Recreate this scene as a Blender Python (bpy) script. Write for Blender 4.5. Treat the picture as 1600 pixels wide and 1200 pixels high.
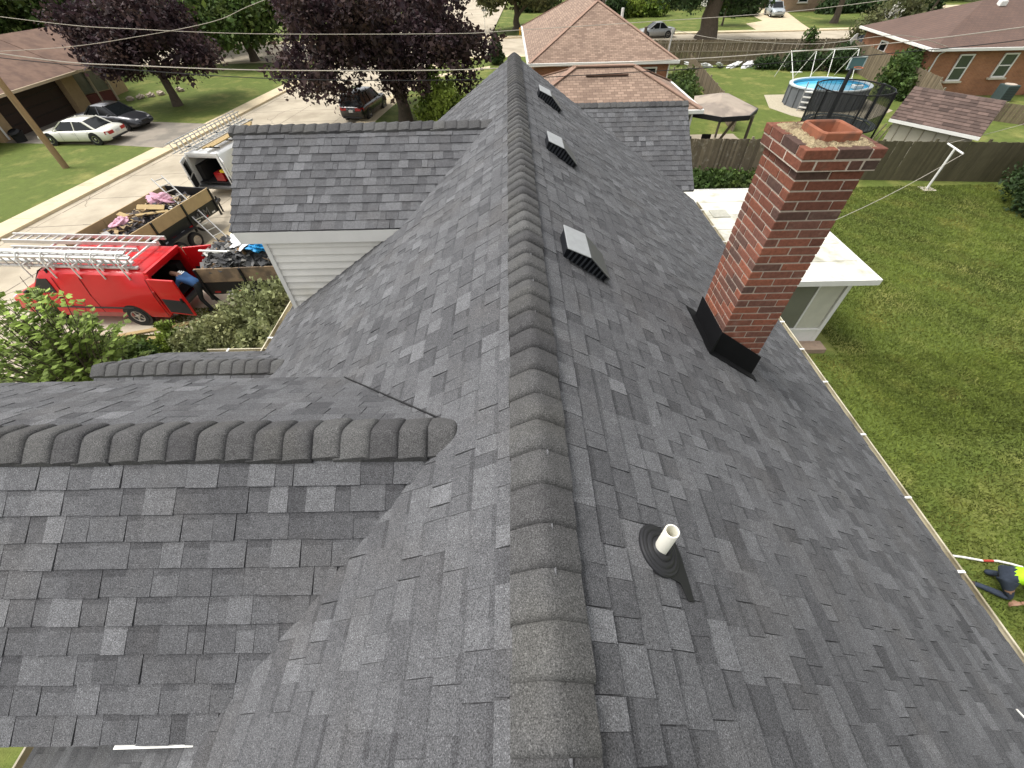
import bpy, bmesh, math, random
import numpy as np
from mathutils import Vector, Matrix, Euler
R = math.radians
rng = random.Random(7)
nrg = np.random.default_rng(11)
scene = bpy.context.scene
col = scene.collection
for o in list(bpy.data.objects): bpy.data.objects.remove(o)

# ------------------------------------------------------------------ camera, sky, sun, exposure
CAM_H = 8.8
cam_d = bpy.data.cameras.new('camera'); cam = bpy.data.objects.new('camera', cam_d); col.objects.link(cam)
cam_d.sensor_width = 36; cam_d.lens = 14.4; cam_d.clip_start = 0.05; cam_d.clip_end = 3000
def cam_matrix(pitch, roll, yaw):
    p, r, w = R(pitch), R(roll), R(yaw)
    F = Vector((math.sin(w)*math.cos(p), math.cos(w)*math.cos(p), -math.sin(p)))
    Rt = Vector((math.cos(w), -math.sin(w), 0)); D = F.cross(Rt)
    R2 = Rt*math.cos(r) + D*math.sin(r); D2 = -Rt*math.sin(r) + D*math.cos(r)
    return Matrix((R2, -D2, -F)).transposed()
CM = cam_matrix(47.5, 1.5, -0.6)
cam.matrix_world = Matrix.Translation((-0.095, 0, CAM_H)) @ CM.to_4x4()
scene.camera = cam
SUN_EL, SUN_AZ = 62.0, 276.0          # azimuth measured clockwise from +Y
world = bpy.data.worlds.new('World'); scene.world = world; world.use_nodes = True
nt = world.node_tree; nt.nodes.clear()
sky = nt.nodes.new('ShaderNodeTexSky'); sky.sky_type = 'NISHITA'; sky.sun_disc = False
sky.sun_elevation = R(SUN_EL); sky.sun_rotation = R(SUN_AZ); sky.air_density = 1.0; sky.dust_density = 4.0; sky.ozone_density = 1.0
hs = nt.nodes.new('ShaderNodeHueSaturation'); hs.inputs['Saturation'].default_value = 0.10
bg = nt.nodes.new('ShaderNodeBackground'); bg.inputs['Strength'].default_value = 0.15
wo = nt.nodes.new('ShaderNodeOutputWorld')
nt.links.new(sky.outputs[0], hs.inputs['Color']); nt.links.new(hs.outputs[0], bg.inputs['Color']); nt.links.new(bg.outputs[0], wo.inputs['Surface'])
sun_d = bpy.data.lights.new('sun', 'SUN'); sun_d.energy = 1.15; sun_d.angle = R(22); sun_d.color = (1.0, 0.96, 0.90)
sun = bpy.data.objects.new('sun', sun_d); col.objects.link(sun)
sdir = Vector((math.sin(R(SUN_AZ))*math.cos(R(SUN_EL)), math.cos(R(SUN_AZ))*math.cos(R(SUN_EL)), math.sin(R(SUN_EL))))
sun.rotation_euler = sdir.to_track_quat('Z', 'Y').to_euler()
vs = scene.view_settings; vs.view_transform = 'Standard'; vs.look = 'None'; vs.gamma = 1; vs.exposure = 0.86; vs.use_curve_mapping = False

# ------------------------------------------------------------------ materials
MATS = {}
def mat(name, c, rough=0.8, var=0.12, scale=3.0, tone=0.0, orand=0.0, bump=0.0, bscale=60.0, metal=0.0, spec=0.3, c2=None, c2scale=1.0, c2lo=0.45, c2hi=0.6, alpha=1.0, coat=0.0, stretch=None, trans=0.0, nrough=0.65):
    if name in MATS: return MATS[name]
    m = bpy.data.materials.new(name); m.use_nodes = True; n = m.node_tree; L = n.links
    b = n.nodes['Principled BSDF']; b.inputs['Roughness'].default_value = rough; b.inputs['Metallic'].default_value = metal
    b.inputs['Specular IOR Level'].default_value = spec
    if coat: b.inputs['Coat Weight'].default_value = coat; b.inputs['Coat Roughness'].default_value = 0.06
    tc = n.nodes.new('ShaderNodeTexCoord'); src = tc.outputs['Object']
    if stretch:
        mp = n.nodes.new('ShaderNodeMapping'); mp.inputs['Scale'].default_value = stretch; L.new(src, mp.inputs[0]); src = mp.outputs[0]
    base = None
    rgb = n.nodes.new('ShaderNodeRGB'); rgb.outputs[0].default_value = (*c, 1); base = rgb.outputs[0]
    if c2:
        nz = n.nodes.new('ShaderNodeTexNoise'); nz.inputs['Scale'].default_value = c2scale; nz.inputs['Detail'].default_value = 6; L.new(src, nz.inputs['Vector'])
        mr = n.nodes.new('ShaderNodeMapRange'); mr.inputs[1].default_value = c2lo; mr.inputs[2].default_value = c2hi; L.new(nz.outputs[0], mr.inputs[0])
        mx = n.nodes.new('ShaderNodeMix'); mx.data_type = 'RGBA'; mx.inputs[7].default_value = (*c2, 1); L.new(mr.outputs[0], mx.inputs[0]); L.new(base, mx.inputs[6]); base = mx.outputs[2]
    fac = None
    def mul(a, bb):
        if a is None: return bb
        q = n.nodes.new('ShaderNodeMath'); q.operation = 'MULTIPLY'; L.new(a, q.inputs[0]); L.new(bb, q.inputs[1]); return q.outputs[0]
    def rngmap(s, lo, hi):
        q = n.nodes.new('ShaderNodeMapRange'); q.inputs[3].default_value = lo; q.inputs[4].default_value = hi; L.new(s, q.inputs[0]); q.clamp = False; return q.outputs[0]
    if var:
        nz = n.nodes.new('ShaderNodeTexNoise'); nz.inputs['Scale'].default_value = scale; nz.inputs['Detail'].default_value = 8; nz.inputs['Roughness'].default_value = nrough; L.new(src, nz.inputs['Vector'])
        fac = mul(fac, rngmap(nz.outputs[0], 1-2*var, 1+2*var))
    if tone:
        at = n.nodes.new('ShaderNodeAttribute'); at.attribute_name = 'tone'; fac = mul(fac, rngmap(at.outputs['Fac'], 1-tone, 1+tone))
    if orand:
        oi = n.nodes.new('ShaderNodeObjectInfo'); fac = mul(fac, rngmap(oi.outputs['Random'], 1-orand, 1+orand))
    if fac is not None:
        vm = n.nodes.new('ShaderNodeVectorMath'); vm.operation = 'SCALE'; L.new(base, vm.inputs[0]); L.new(fac, vm.inputs['Scale']); base = vm.outputs[0]
    L.new(base, b.inputs['Base Color'])
    if bump:
        nz = n.nodes.new('ShaderNodeTexNoise'); nz.inputs['Scale'].default_value = bscale; nz.inputs['Detail'].default_value = 6; L.new(src, nz.inputs['Vector'])
        bp = n.nodes.new('ShaderNodeBump'); bp.inputs['Strength'].default_value = bump; bp.inputs['Distance'].default_value = 0.02; L.new(nz.outputs[0], bp.inputs['Height']); L.new(bp.outputs[0], b.inputs['Normal'])
    if alpha < 1: b.inputs['Alpha'].default_value = alpha
    if trans:
        tl = n.nodes.new('ShaderNodeBsdfTranslucent'); L.new(base, tl.inputs[0]); ms = n.nodes.new('ShaderNodeMixShader'); ms.inputs[0].default_value = trans
        L.new(b.outputs[0], ms.inputs[1]); L.new(tl.outputs[0], ms.inputs[2]); L.new(ms.outputs[0], n.nodes['Material Output'].inputs['Surface'])
    MATS[name] = m; return m

def shingle_mat(name, dark, light, warm, granule=0.30):
    """laminated asphalt shingle: piece tone, mineral granules, faint weathering"""
    m = bpy.data.materials.new(name); m.use_nodes = True; n = m.node_tree; L = n.links; b = n.nodes['Principled BSDF']
    b.inputs['Roughness'].default_value = 0.92; b.inputs['Specular IOR Level'].default_value = 0.25
    tc = n.nodes.new('ShaderNodeTexCoord'); at = n.nodes.new('ShaderNodeAttribute'); at.attribute_name = 'tone'
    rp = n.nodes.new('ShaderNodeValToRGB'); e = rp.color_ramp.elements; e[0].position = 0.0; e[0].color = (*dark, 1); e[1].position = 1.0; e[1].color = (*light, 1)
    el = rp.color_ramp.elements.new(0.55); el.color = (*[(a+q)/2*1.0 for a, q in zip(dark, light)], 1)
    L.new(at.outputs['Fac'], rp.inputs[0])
    nz = n.nodes.new('ShaderNodeTexNoise'); nz.inputs['Scale'].default_value = 210; nz.inputs['Detail'].default_value = 3; nz.inputs['Roughness'].default_value = 0.8; L.new(tc.outputs['Object'], nz.inputs['Vector'])
    g = n.nodes.new('ShaderNodeMapRange'); g.inputs[1].default_value = 0.28; g.inputs[2].default_value = 0.72; g.inputs[3].default_value = 1-granule*1.6; g.inputs[4].default_value = 1+granule*1.6; L.new(nz.outputs[0], g.inputs[0])
    vo = n.nodes.new('ShaderNodeTexVoronoi'); vo.inputs['Scale'].default_value = 330; L.new(tc.outputs['Object'], vo.inputs['Vector'])
    sp = n.nodes.new('ShaderNodeSeparateColor'); L.new(vo.outputs['Color'], sp.inputs[0])
    st = n.nodes.new('ShaderNodeMapRange'); st.inputs[1].default_value = 0.80; st.inputs[2].default_value = 1.0; st.inputs[3].default_value = 0.0; st.inputs[4].default_value = 1.0; L.new(sp.outputs[0], st.inputs[0])
    ad = n.nodes.new('ShaderNodeMath'); ad.operation = 'ADD'; L.new(g.outputs[0], ad.inputs[0]); L.new(st.outputs[0], ad.inputs[1])
    big = n.nodes.new('ShaderNodeTexNoise'); big.inputs['Scale'].default_value = 1.1; big.inputs['Detail'].default_value = 5; L.new(tc.outputs['Object'], big.inputs['Vector'])
    bm_ = n.nodes.new('ShaderNodeMapRange'); bm_.inputs[3].default_value = 0.78; bm_.inputs[4].default_value = 1.22; L.new(big.outputs[0], bm_.inputs[0])
    mu = n.nodes.new('ShaderNodeMath'); mu.operation = 'MULTIPLY'; L.new(ad.outputs[0], mu.inputs[0]); L.new(bm_.outputs[0], mu.inputs[1])
    md = n.nodes.new('ShaderNodeTexNoise'); md.inputs['Scale'].default_value = 26; md.inputs['Detail'].default_value = 4; L.new(tc.outputs['Object'], md.inputs['Vector'])
    mm = n.nodes.new('ShaderNodeMapRange'); mm.inputs[3].default_value = 0.74; mm.inputs[4].default_value = 1.26; L.new(md.outputs[0], mm.inputs[0])
    m2 = n.nodes.new('ShaderNodeMath'); m2.operation = 'MULTIPLY'; L.new(mu.outputs[0], m2.inputs[0]); L.new(mm.outputs[0], m2.inputs[1])
    sc = n.nodes.new('ShaderNodeTexNoise'); sc.inputs['Scale'].default_value = 17; sc.inputs['Detail'].default_value = 9; sc.inputs['Roughness'].default_value = 0.7; L.new(tc.outputs['Object'], sc.inputs['Vector'])
    s3 = n.nodes.new('ShaderNodeMapRange'); s3.inputs[1].default_value = 0.735; s3.inputs[2].default_value = 0.78; s3.inputs[4].default_value = 1.6; L.new(sc.outputs[0], s3.inputs[0])
    mu = n.nodes.new('ShaderNodeMath'); L.new(m2.outputs[0], mu.inputs[0]); L.new(s3.outputs[0], mu.inputs[1])
    wn = n.nodes.new('ShaderNodeTexNoise'); wn.inputs['Scale'].default_value = 2.3; wn.inputs['Detail'].default_value = 4; L.new(tc.outputs['Object'], wn.inputs['Vector'])
    wr = n.nodes.new('ShaderNodeMapRange'); wr.inputs[1].default_value = 0.5; wr.inputs[2].default_value = 0.75; wr.inputs[4].default_value = 0.5; L.new(wn.outputs[0], wr.inputs[0])
    mx = n.nodes.new('ShaderNodeMix'); mx.data_type = 'RGBA'; L.new(wr.outputs[0], mx.inputs[0]); L.new(rp.outputs[0], mx.inputs[6]); mx.inputs[7].default_value = (*warm, 1)
    vm = n.nodes.new('ShaderNodeVectorMath'); vm.operation = 'SCALE'; L.new(mx.outputs[2], vm.inputs[0]); L.new(mu.outputs[0], vm.inputs['Scale']); L.new(vm.outputs[0], b.inputs['Base Color'])
    bp = n.nodes.new('ShaderNodeBump'); bp.inputs['Strength'].default_value = 0.6; bp.inputs['Distance'].default_value = 0.0025; L.new(nz.outputs[0], bp.inputs['Height']); L.new(bp.outputs[0], b.inputs['Normal'])
    return m

def brickwall_mat(name, c1, c2, mortar, scale=1.0):
    m = bpy.data.materials.new(name); m.use_nodes = True; n = m.node_tree; L = n.links; b = n.nodes['Principled BSDF']; b.inputs['Roughness'].default_value = 0.9
    tc = n.nodes.new('ShaderNodeTexCoord'); sx = n.nodes.new('ShaderNodeSeparateXYZ'); L.new(tc.outputs['Object'], sx.inputs[0])
    ad = n.nodes.new('ShaderNodeMath'); L.new(sx.outputs[0], ad.inputs[0]); L.new(sx.outputs[1], ad.inputs[1])
    cx = n.nodes.new('ShaderNodeCombineXYZ'); L.new(ad.outputs[0], cx.inputs[0]); L.new(sx.outputs[2], cx.inputs[1])
    bt = n.nodes.new('ShaderNodeTexBrick'); bt.inputs['Color1'].default_value = (*c1, 1); bt.inputs['Color2'].default_value = (*c2, 1); bt.inputs['Mortar'].default_value = (*mortar, 1)
    bt.inputs['Scale'].default_value = 1; bt.inputs['Brick Width'].default_value = 0.22*scale; bt.inputs['Row Height'].default_value = 0.075*scale; bt.inputs['Mortar Size'].default_value = 0.008*scale
    L.new(cx.outputs[0], bt.inputs['Vector'])
    nz = n.nodes.new('ShaderNodeTexNoise'); nz.inputs['Scale'].default_value = 1.5; nz.inputs['Detail'].default_value = 6; L.new(tc.outputs['Object'], nz.inputs['Vector'])
    mr = n.nodes.new('ShaderNodeMapRange'); mr.inputs[3].default_value = 0.6; mr.inputs[4].default_value = 1.4; L.new(nz.outputs[0], mr.inputs[0])
    vm = n.nodes.new('ShaderNodeVectorMath'); vm.operation = 'SCALE'; L.new(bt.outputs[0], vm.inputs[0]); L.new(mr.outputs[0], vm.inputs['Scale']); L.new(vm.outputs[0], b.inputs['Base Color'])
    return m

def tabroof_mat(name, c1, c2, dark, axis='x', w=0.32, h=0.16):
    """far shingle roofs, too small to tell the pieces apart: tab pattern along (axis, slope)"""
    m = bpy.data.materials.new(name); m.use_nodes = True; n = m.node_tree; L = n.links; b = n.nodes['Principled BSDF']; b.inputs['Roughness'].default_value = 0.95
    tc = n.nodes.new('ShaderNodeTexCoord'); sx = n.nodes.new('ShaderNodeSeparateXYZ'); L.new(tc.outputs['Object'], sx.inputs[0])
    ge = n.nodes.new('ShaderNodeNewGeometry'); ns = n.nodes.new('ShaderNodeSeparateXYZ'); L.new(ge.outputs['True Normal'], ns.inputs[0])
    ab = n.nodes.new('ShaderNodeMath'); ab.operation = 'ABSOLUTE'; L.new(ns.outputs[0], ab.inputs[0])
    ab2 = n.nodes.new('ShaderNodeMath'); ab2.operation = 'ABSOLUTE'; L.new(ns.outputs[1], ab2.inputs[0])
    gt = n.nodes.new('ShaderNodeMath'); gt.operation = 'GREATER_THAN'; L.new(ab.outputs[0], gt.inputs[0]); L.new(ab2.outputs[0], gt.inputs[1])
    mxu = n.nodes.new('ShaderNodeMix'); mxu.data_type = 'FLOAT'; L.new(gt.outputs[0], mxu.inputs[0]); L.new(sx.outputs[0], mxu.inputs[2]); L.new(sx.outputs[1], mxu.inputs[3])
    zm = n.nodes.new('ShaderNodeMath'); zm.operation = 'MULTIPLY'; zm.inputs[1].default_value = 2.2; L.new(sx.outputs[2], zm.inputs[0])
    cx = n.nodes.new('ShaderNodeCombineXYZ'); L.new(mxu.outputs[0], cx.inputs[0]); L.new(zm.outputs[0], cx.inputs[1])
    bt = n.nodes.new('ShaderNodeTexBrick'); bt.inputs['Color1'].default_value = (*c1, 1); bt.inputs['Color2'].default_value = (*c2, 1); bt.inputs['Mortar'].default_value = (*dark, 1)
    bt.inputs['Scale'].default_value = 1; bt.inputs['Brick Width'].default_value = w; bt.inputs['Row Height'].default_value = h; bt.inputs['Mortar Size'].default_value = 0.012; bt.inputs['Bias'].default_value = 0.1
    L.new(cx.outputs[0], bt.inputs['Vector'])
    nz = n.nodes.new('ShaderNodeTexNoise'); nz.inputs['Scale'].default_value = 0.6; nz.inputs['Detail'].default_value = 7; L.new(tc.outputs['Object'], nz.inputs['Vector'])
    mr = n.nodes.new('ShaderNodeMapRange'); mr.inputs[3].default_value = 0.75; mr.inputs[4].default_value = 1.25; L.new(nz.outputs[0], mr.inputs[0])
    vm = n.nodes.new('ShaderNodeVectorMath'); vm.operation = 'SCALE'; L.new(bt.outputs[0], vm.inputs[0]); L.new(mr.outputs[0], vm.inputs['Scale']); L.new(vm.outputs[0], b.inputs['Base Color'])
    return m

# ------------------------------------------------------------------ mesh helpers
def props(o, label=None, cat=None, group=None, kind=None):
    if label: o['label'] = label
    if cat: o['category'] = cat
    if group: o['group'] = group
    if kind: o['kind'] = kind
    return o
def thing(name, label, cat, loc=(0, 0, 0), rz=0.0, group=None, tilt=0.0):
    o = bpy.data.objects.new(name, None); col.objects.link(o); o.empty_display_size = 0.3
    o.location = loc; o.rotation_euler = (0, tilt, rz); return props(o, label, cat, group)

class MB:
    def __init__(s): s.v = []; s.f = []; s.t = []; s.use_t = False
    def face(s, pts, t=0.5):
        i = len(s.v); s.v += [tuple(p) for p in pts]; s.f.append(tuple(range(i, i+len(pts)))); s.t.append(t); return s
    def add(s, vs, fs, t=0.5):
        i = len(s.v); s.v += [tuple(p) for p in vs]
        for f in fs: s.f.append(tuple(a+i for a in f)); s.t.append(t)
        return s
    def box(s, c, d, rot=None, t=0.5):
        x, y, z = d[0]/2, d[1]/2, d[2]/2
        vs = [Vector(p) for p in ((-x,-y,-z),(x,-y,-z),(x,y,-z),(-x,y,-z),(-x,-y,z),(x,-y,z),(x,y,z),(-x,y,z))]
        if rot is not None:
            m = rot if isinstance(rot, Matrix) else Euler(rot).to_matrix(); vs = [m @ p for p in vs]
        c = Vector(c)
        return s.add([p+c for p in vs], [(0,3,2,1),(4,5,6,7),(0,1,5,4),(1,2,6,5),(2,3,7,6),(3,0,4,7)], t)
    def hexa(s, b4, t4, t=0.5):
        return s.add(list(b4)+list(t4), [(0,3,2,1),(4,5,6,7),(0,1,5,4),(1,2,6,5),(2,3,7,6),(3,0,4,7)], t)
    def bar(s, p, q, w, h=None, up=(0, 0, 1), t=0.5):
        p, q = Vector(p), Vector(q); d = (q-p).normalized(); u = Vector(up)
        if abs(d.dot(u)) > 0.98: u = Vector((1, 0, 0))
        a = d.cross(u).normalized()*(w/2); bb = a.cross(d).normalized()*((h or w)/2)
        return s.hexa([p-a-bb, p+a-bb, q+a-bb, q-a-bb], [p-a+bb, p+a+bb, q+a+bb, q-a+bb], t)
    def tube(s, pts, r, n=8, cap=True, t=0.5):
        pts = [Vector(p) for p in pts]; k = len(pts); rs = r if isinstance(r, (list, tuple)) else [r]*k
        vs = []; ref = None
        for i, p in enumerate(pts):
            d = (pts[min(i+1, k-1)]-pts[max(i-1, 0)]).normalized()
            if ref is None: ref = Vector((0, 0, 1)) if abs(d.z) < 0.9 else Vector((1, 0, 0))
            a = d.cross(ref).normalized(); bb = a.cross(d).normalized(); ref = bb
            for j in range(n): th = 2*math.pi*j/n; vs.append(p+(a*math.cos(th)+bb*math.sin(th))*rs[i])
        fs = [(i*n+j, i*n+(j+1) % n, (i+1)*n+(j+1) % n, (i+1)*n+j) for i in range(k-1) for j in range(n)]
        if cap: fs += [tuple(range(n-1, -1, -1)), tuple((k-1)*n+j for j in range(n))]
        return s.add(vs, fs, t)
    def lathe(s, prof, n=24, c=(0, 0, 0), m=None, t=0.5):
        vs = []; c = Vector(c)
        for r, z in prof:
            for j in range(n):
                a = 2*math.pi*j/n; p = Vector((r*math.cos(a), r*math.sin(a), z)); vs.append((m @ p if m is not None else p)+c)
        fs = [(i*n+j, i*n+(j+1) % n, (i+1)*n+(j+1) % n, (i+1)*n+j) for i in range(len(prof)-1) for j in range(n)]
        return s.add(vs, fs, t)
    def loft(s, secs, close=True, caps=True, t=0.5):
        n = len(secs[0]); vs = [p for q in secs for p in q]
        fs = [(i*n+j, i*n+(j+1) % n, (i+1)*n+(j+1) % n, (i+1)*n+j) for i in range(len(secs)-1) for j in range(n if close else n-1)]
        if caps: fs += [tuple(range(n-1, -1, -1)), tuple((len(secs)-1)*n+j for j in range(n))]
        return s.add(vs, fs, t)
    def prism(s, poly, z0, z1, t=0.5):
        n = len(poly); vs = [(x, y, z0) for x, y in poly]+[(x, y, z1) for x, y in poly]
        fs = [tuple(range(n-1, -1, -1)), tuple(range(n, 2*n))]+[(i, (i+1) % n, n+(i+1) % n, n+i) for i in range(n)]
        return s.add(vs, fs, t)
    def build(s, name, m, parent=None, smooth=False, bevel=0.0, tone=False, seg=2, recalc=True, world_coords=True):
        me = bpy.data.meshes.new(name); me.from_pydata(s.v, [], s.f); me.update()
        if recalc:
            bm = bmesh.new(); bm.from_mesh(me); bmesh.ops.recalc_face_normals(bm, faces=bm.faces); bm.to_mesh(me); bm.free()
        if tone:
            a = me.attributes.new('tone', 'FLOAT', 'FACE'); a.data.foreach_set('value', s.t)
        if smooth:
            me.polygons.foreach_set('use_smooth', [True]*len(me.polygons))
            if smooth != 'all': me.set_sharp_from_angle(angle=R(38))
        me.materials.append(m)
        return link(name, me, parent, bevel, seg)
def link(name, me, parent=None, bevel=0.0, seg=2):
    o = bpy.data.objects.new(name, me); col.objects.link(o)
    if parent is not None: o.parent = parent
    if bevel:
        b = o.modifiers.new('bevel', 'BEVEL'); b.width = bevel; b.segments = seg; b.limit_method = 'ANGLE'; b.angle_limit = R(35)
    return o
def npmesh(name, verts, k, m, parent=None, tone=None, smooth=False):
    """mesh from an array of k-gons, verts (n*k,3)"""
    n = len(verts)//k; me = bpy.data.meshes.new(name)
    me.vertices.add(len(verts)); me.vertices.foreach_set('co', np.asarray(verts, np.float32).ravel())
    me.loops.add(n*k); me.loops.foreach_set('vertex_index', np.arange(n*k, dtype=np.int32))
    me.polygons.add(n); me.polygons.foreach_set('loop_start', np.arange(0, n*k, k, dtype=np.int32)); me.polygons.foreach_set('loop_total', np.full(n, k, np.int32))
    me.update(calc_edges=True)
    if tone is not None:
        a = me.attributes.new('tone', 'FLOAT', 'FACE'); a.data.foreach_set('value', np.asarray(tone, np.float32))
    me.materials.append(m)
    return link(name, me, parent)
def copy_tree(o, parent=None):
    c = o.copy(); col.objects.link(c)
    if parent is not None: c.parent = parent
    for ch in [q for q in bpy.data.objects if q.parent == o]: copy_tree(ch, c)
    return c
def structure(o): o['kind'] = 'structure'; return o

WHITE = mat('white_paint', (0.74, 0.73, 0.69), 0.55, 0.06, 4)
BLACK = mat('black_metal', (0.012, 0.012, 0.014), 0.45, 0.2, 6, spec=0.4)
RUBBER = mat('rubber', (0.018, 0.018, 0.019), 0.75, 0.15, 8)
ALU = mat('aluminium', (0.62, 0.62, 0.60), 0.42, 0.10, 9, metal=0.55)
GLASSD = mat('tinted_glass', (0.010, 0.012, 0.013), 0.10, 0.0, spec=0.35)
CHROME = mat('chrome', (0.6, 0.6, 0.6), 0.22, 0.05, 9, metal=1.0)
REDLENS = mat('red_lens', (0.35, 0.01, 0.012), 0.2, 0.1, 9, spec=0.5)
LENS = mat('clear_lens', (0.55, 0.55, 0.56), 0.15, 0.05, 9, spec=0.6)
WOODG = mat('weathered_board', (0.21, 0.175, 0.125), 0.9, 0.22, 6, tone=0.35, stretch=(1, 1, 0.15))
LUMBER = mat('new_lumber', (0.55, 0.40, 0.19), 0.8, 0.12, 5, tone=0.25)
BARK = mat('bark', (0.10, 0.08, 0.06), 0.95, 0.3, 5, bump=0.6, bscale=14)
# ------------------------------------------------------------------ ground, street, lawns
GRASS = mat('grass_ground', (0.100, 0.132, 0.024), 0.95, 0.36, 2.2, nrough=0.85, c2=(0.20, 0.20, 0.055), c2scale=0.55, c2lo=0.5, c2hi=0.72, bump=1.0, bscale=40)
CONC = mat('street_concrete', (0.45, 0.39, 0.295), 0.9, 0.14, 1.3, nrough=.75, c2=(0.34, 0.29, 0.215), c2scale=0.4, c2lo=0.45, c2hi=0.68, bump=0.2, bscale=90)
KERB = mat('kerb_concrete', (0.60, 0.50, 0.33), 0.9, 0.10, 1.6, c2=(0.42, 0.35, 0.24), c2scale=1.2, c2lo=0.55, c2hi=0.75)
DRIVE = mat('driveway_asphalt', (0.27, 0.235, 0.19), 0.9, 0.12, 1.2, c2=(0.19, 0.17, 0.14), c2scale=0.7, bump=0.3, bscale=80)
def sheet(name, poly, z, m, thick=0.0):
    b = MB()
    if thick: b.prism(poly, z-thick, z)
    else: b.face([(x, y, z) for x, y in poly])
    return structure(b.build(name, m))
sheet('ground', [(-700, -500), (700, -500), (700, 900), (-700, 900)], -0.20, GRASS)
fx = lambda y: -22.35+0.135*(y-25)        # far kerb, street side
nx = lambda y: -11.1+0.135*(y-34)         # near kerb, street side
sheet('street', [(fx(-60), -60), (nx(-60), -60), (nx(60), 60), (fx(60), 60)], -0.12, CONC)
sheet('cross_street', [(-160, 57.2), (160, 57.2), (160, 69.0), (-160, 69.0)], -0.114, CONC)
sheet('side_street', [(-16, 68.9), (-2.6, 68.9), (1, 140), (-12, 140)], -0.108, CONC)
jb = MB(); jr = random.Random(4); JM = mat('tar_joint', (.16, .135, .105), .9, .2, 4)
for i in range(20):
    y0_ = -6+i*3.1; pts_ = [(fx(y0_)+.05, y0_), (fx(y0_)+3.7, y0_+.25), (fx(y0_)+7.4, y0_+.5), (nx(y0_)-.05, y0_+.75)]
    for a_, b_ in zip(pts_[:-1], pts_[1:]): jb.bar((*a_, -.1195), (*b_, -.1195), jr.uniform(.02, .045), .004)
for off in (.42, 4.2, 8.1):
    for i in range(40):
        y0_ = -6+i*1.55; jb.bar((fx(y0_)+off+jr.uniform(-.02, .02), y0_, -.1185), (fx(y0_+1.5)+off+jr.uniform(-.02, .02), y0_+1.5, -.1185), jr.uniform(.015, .05), .004)
for i in range(7):                                     # wandering cracks
    x_, y_ = fx(20)+jr.uniform(1, 9), jr.uniform(12, 46); a_ = jr.uniform(0, 6.28)
    for k in range(14):
        a_ += jr.uniform(-.7, .7); x2, y2 = x_+math.cos(a_)*.3, y_+math.sin(a_)*.3; jb.bar((x_, y_, -.1175), (x2, y2, -.1175), .022, .004); x_, y_ = x2, y2
structure(jb.build('street_joints', JM))
def strip(name, f, y0, y1, w, m, z=0.0, side=1, n=14):
    ys = [y0+(y1-y0)*i/n for i in range(n+1)]
    pl = [(f(y), y) for y in ys]+[(f(y)+side*w, y) for y in reversed(ys)]
    b = MB()
    for i in range(n):
        gap = 0.02
        a0, a1 = ys[i], ys[i+1]-gap
        b.prism([(f(a0), a0), (f(a0)+side*w, a0), (f(a1)+side*w, a1), (f(a1), a1)], z-0.2, z)
    return structure(b.build(name, m))
strip('far_kerb', fx, -60, 56.4, -1.35, KERB, 0.004, 1, 60)
strip('near_kerb', nx, -60, 10.4, 1.3, KERB, 0.004, 1, 36)
strip('near_kerb', nx, 14.4, 56.4, 1.3, KERB, 0.004, 1, 24)
b = MB()
for i in range(90):
    x0 = -160+i*3.5; b.prism([(x0, 69), (x0+3.48, 69), (x0+3.48, 70.3), (x0, 70.3)], -0.2, 0.004)
    if not (fx(57) < x0+3 and x0 < nx(57)): b.prism([(x0, 56.2), (x0+3.48, 56.2), (x0+3.48, 57.2), (x0, 57.2)], -0.2, 0.004)
structure(b.build('cross_street_kerb', KERB))
sheet('lawn', [(nx(-60)+1.3, -60), (200, -60), (200, 56.2), (nx(56.2)+1.3, 56.2)], 0.0, GRASS, 0.2)
sheet('lawn_left', [(-200, -60), (fx(-60)-1.35, -60), (fx(56.2)-1.35, 56.2), (-200, 56.2)], 0.0, GRASS, 0.2)
sheet('lawn_far', [(1.0, 70.3), (200, 70.3), (200, 300), (6, 300), (1.5, 120)], 0.0, GRASS, 0.2)
sheet('lawn_far_left', [(-200, 70.3), (-17.5, 70.3), (-13, 300), (-200, 300)], 0.0, GRASS, 0.2)
# our driveway and its apron
sheet('driveway', [(-16.2, 10.6), (-5.2, 10.6), (-5.2, 14.6), (-16.4, 14.6)], 0.006, mat('driveway_concrete', (0.50, 0.43, 0.33), 0.9, 0.12, 1.1, bump=0.2, bscale=80), 0.15)
sheet('neighbour_driveway', [(fx(31)-1.0, 29.3), (fx(34)-1.0, 34.3), (-26.6, 35.1), (-34.4, 38.4), (-34.4, 31.0), (-27.0, 30.2)], 0.008, DRIVE, 0.15)
sheet('far_driveway', [(32.3, 69.6), (39.2, 69.6), (40.6, 75.0), (45.5, 92), (38.5, 92), (36.5, 78), (33.2, 75.7)], 0.010, mat('pale_concrete', (0.55, 0.46, 0.31), 0.9, 0.1, 1.0), 0.15)
sheet('far_path', [(62, 92), (76, 90), (71, 81), (66, 83)], 0.010, MATS['pale_concrete'], 0.15)
sheet('front_walk', [(-8.3, 46.3), (-2.0, 50.6), (-2.0, 51.8), (-8.1, 47.7)], 0.010, MATS['pale_concrete'], 0.1)

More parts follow.
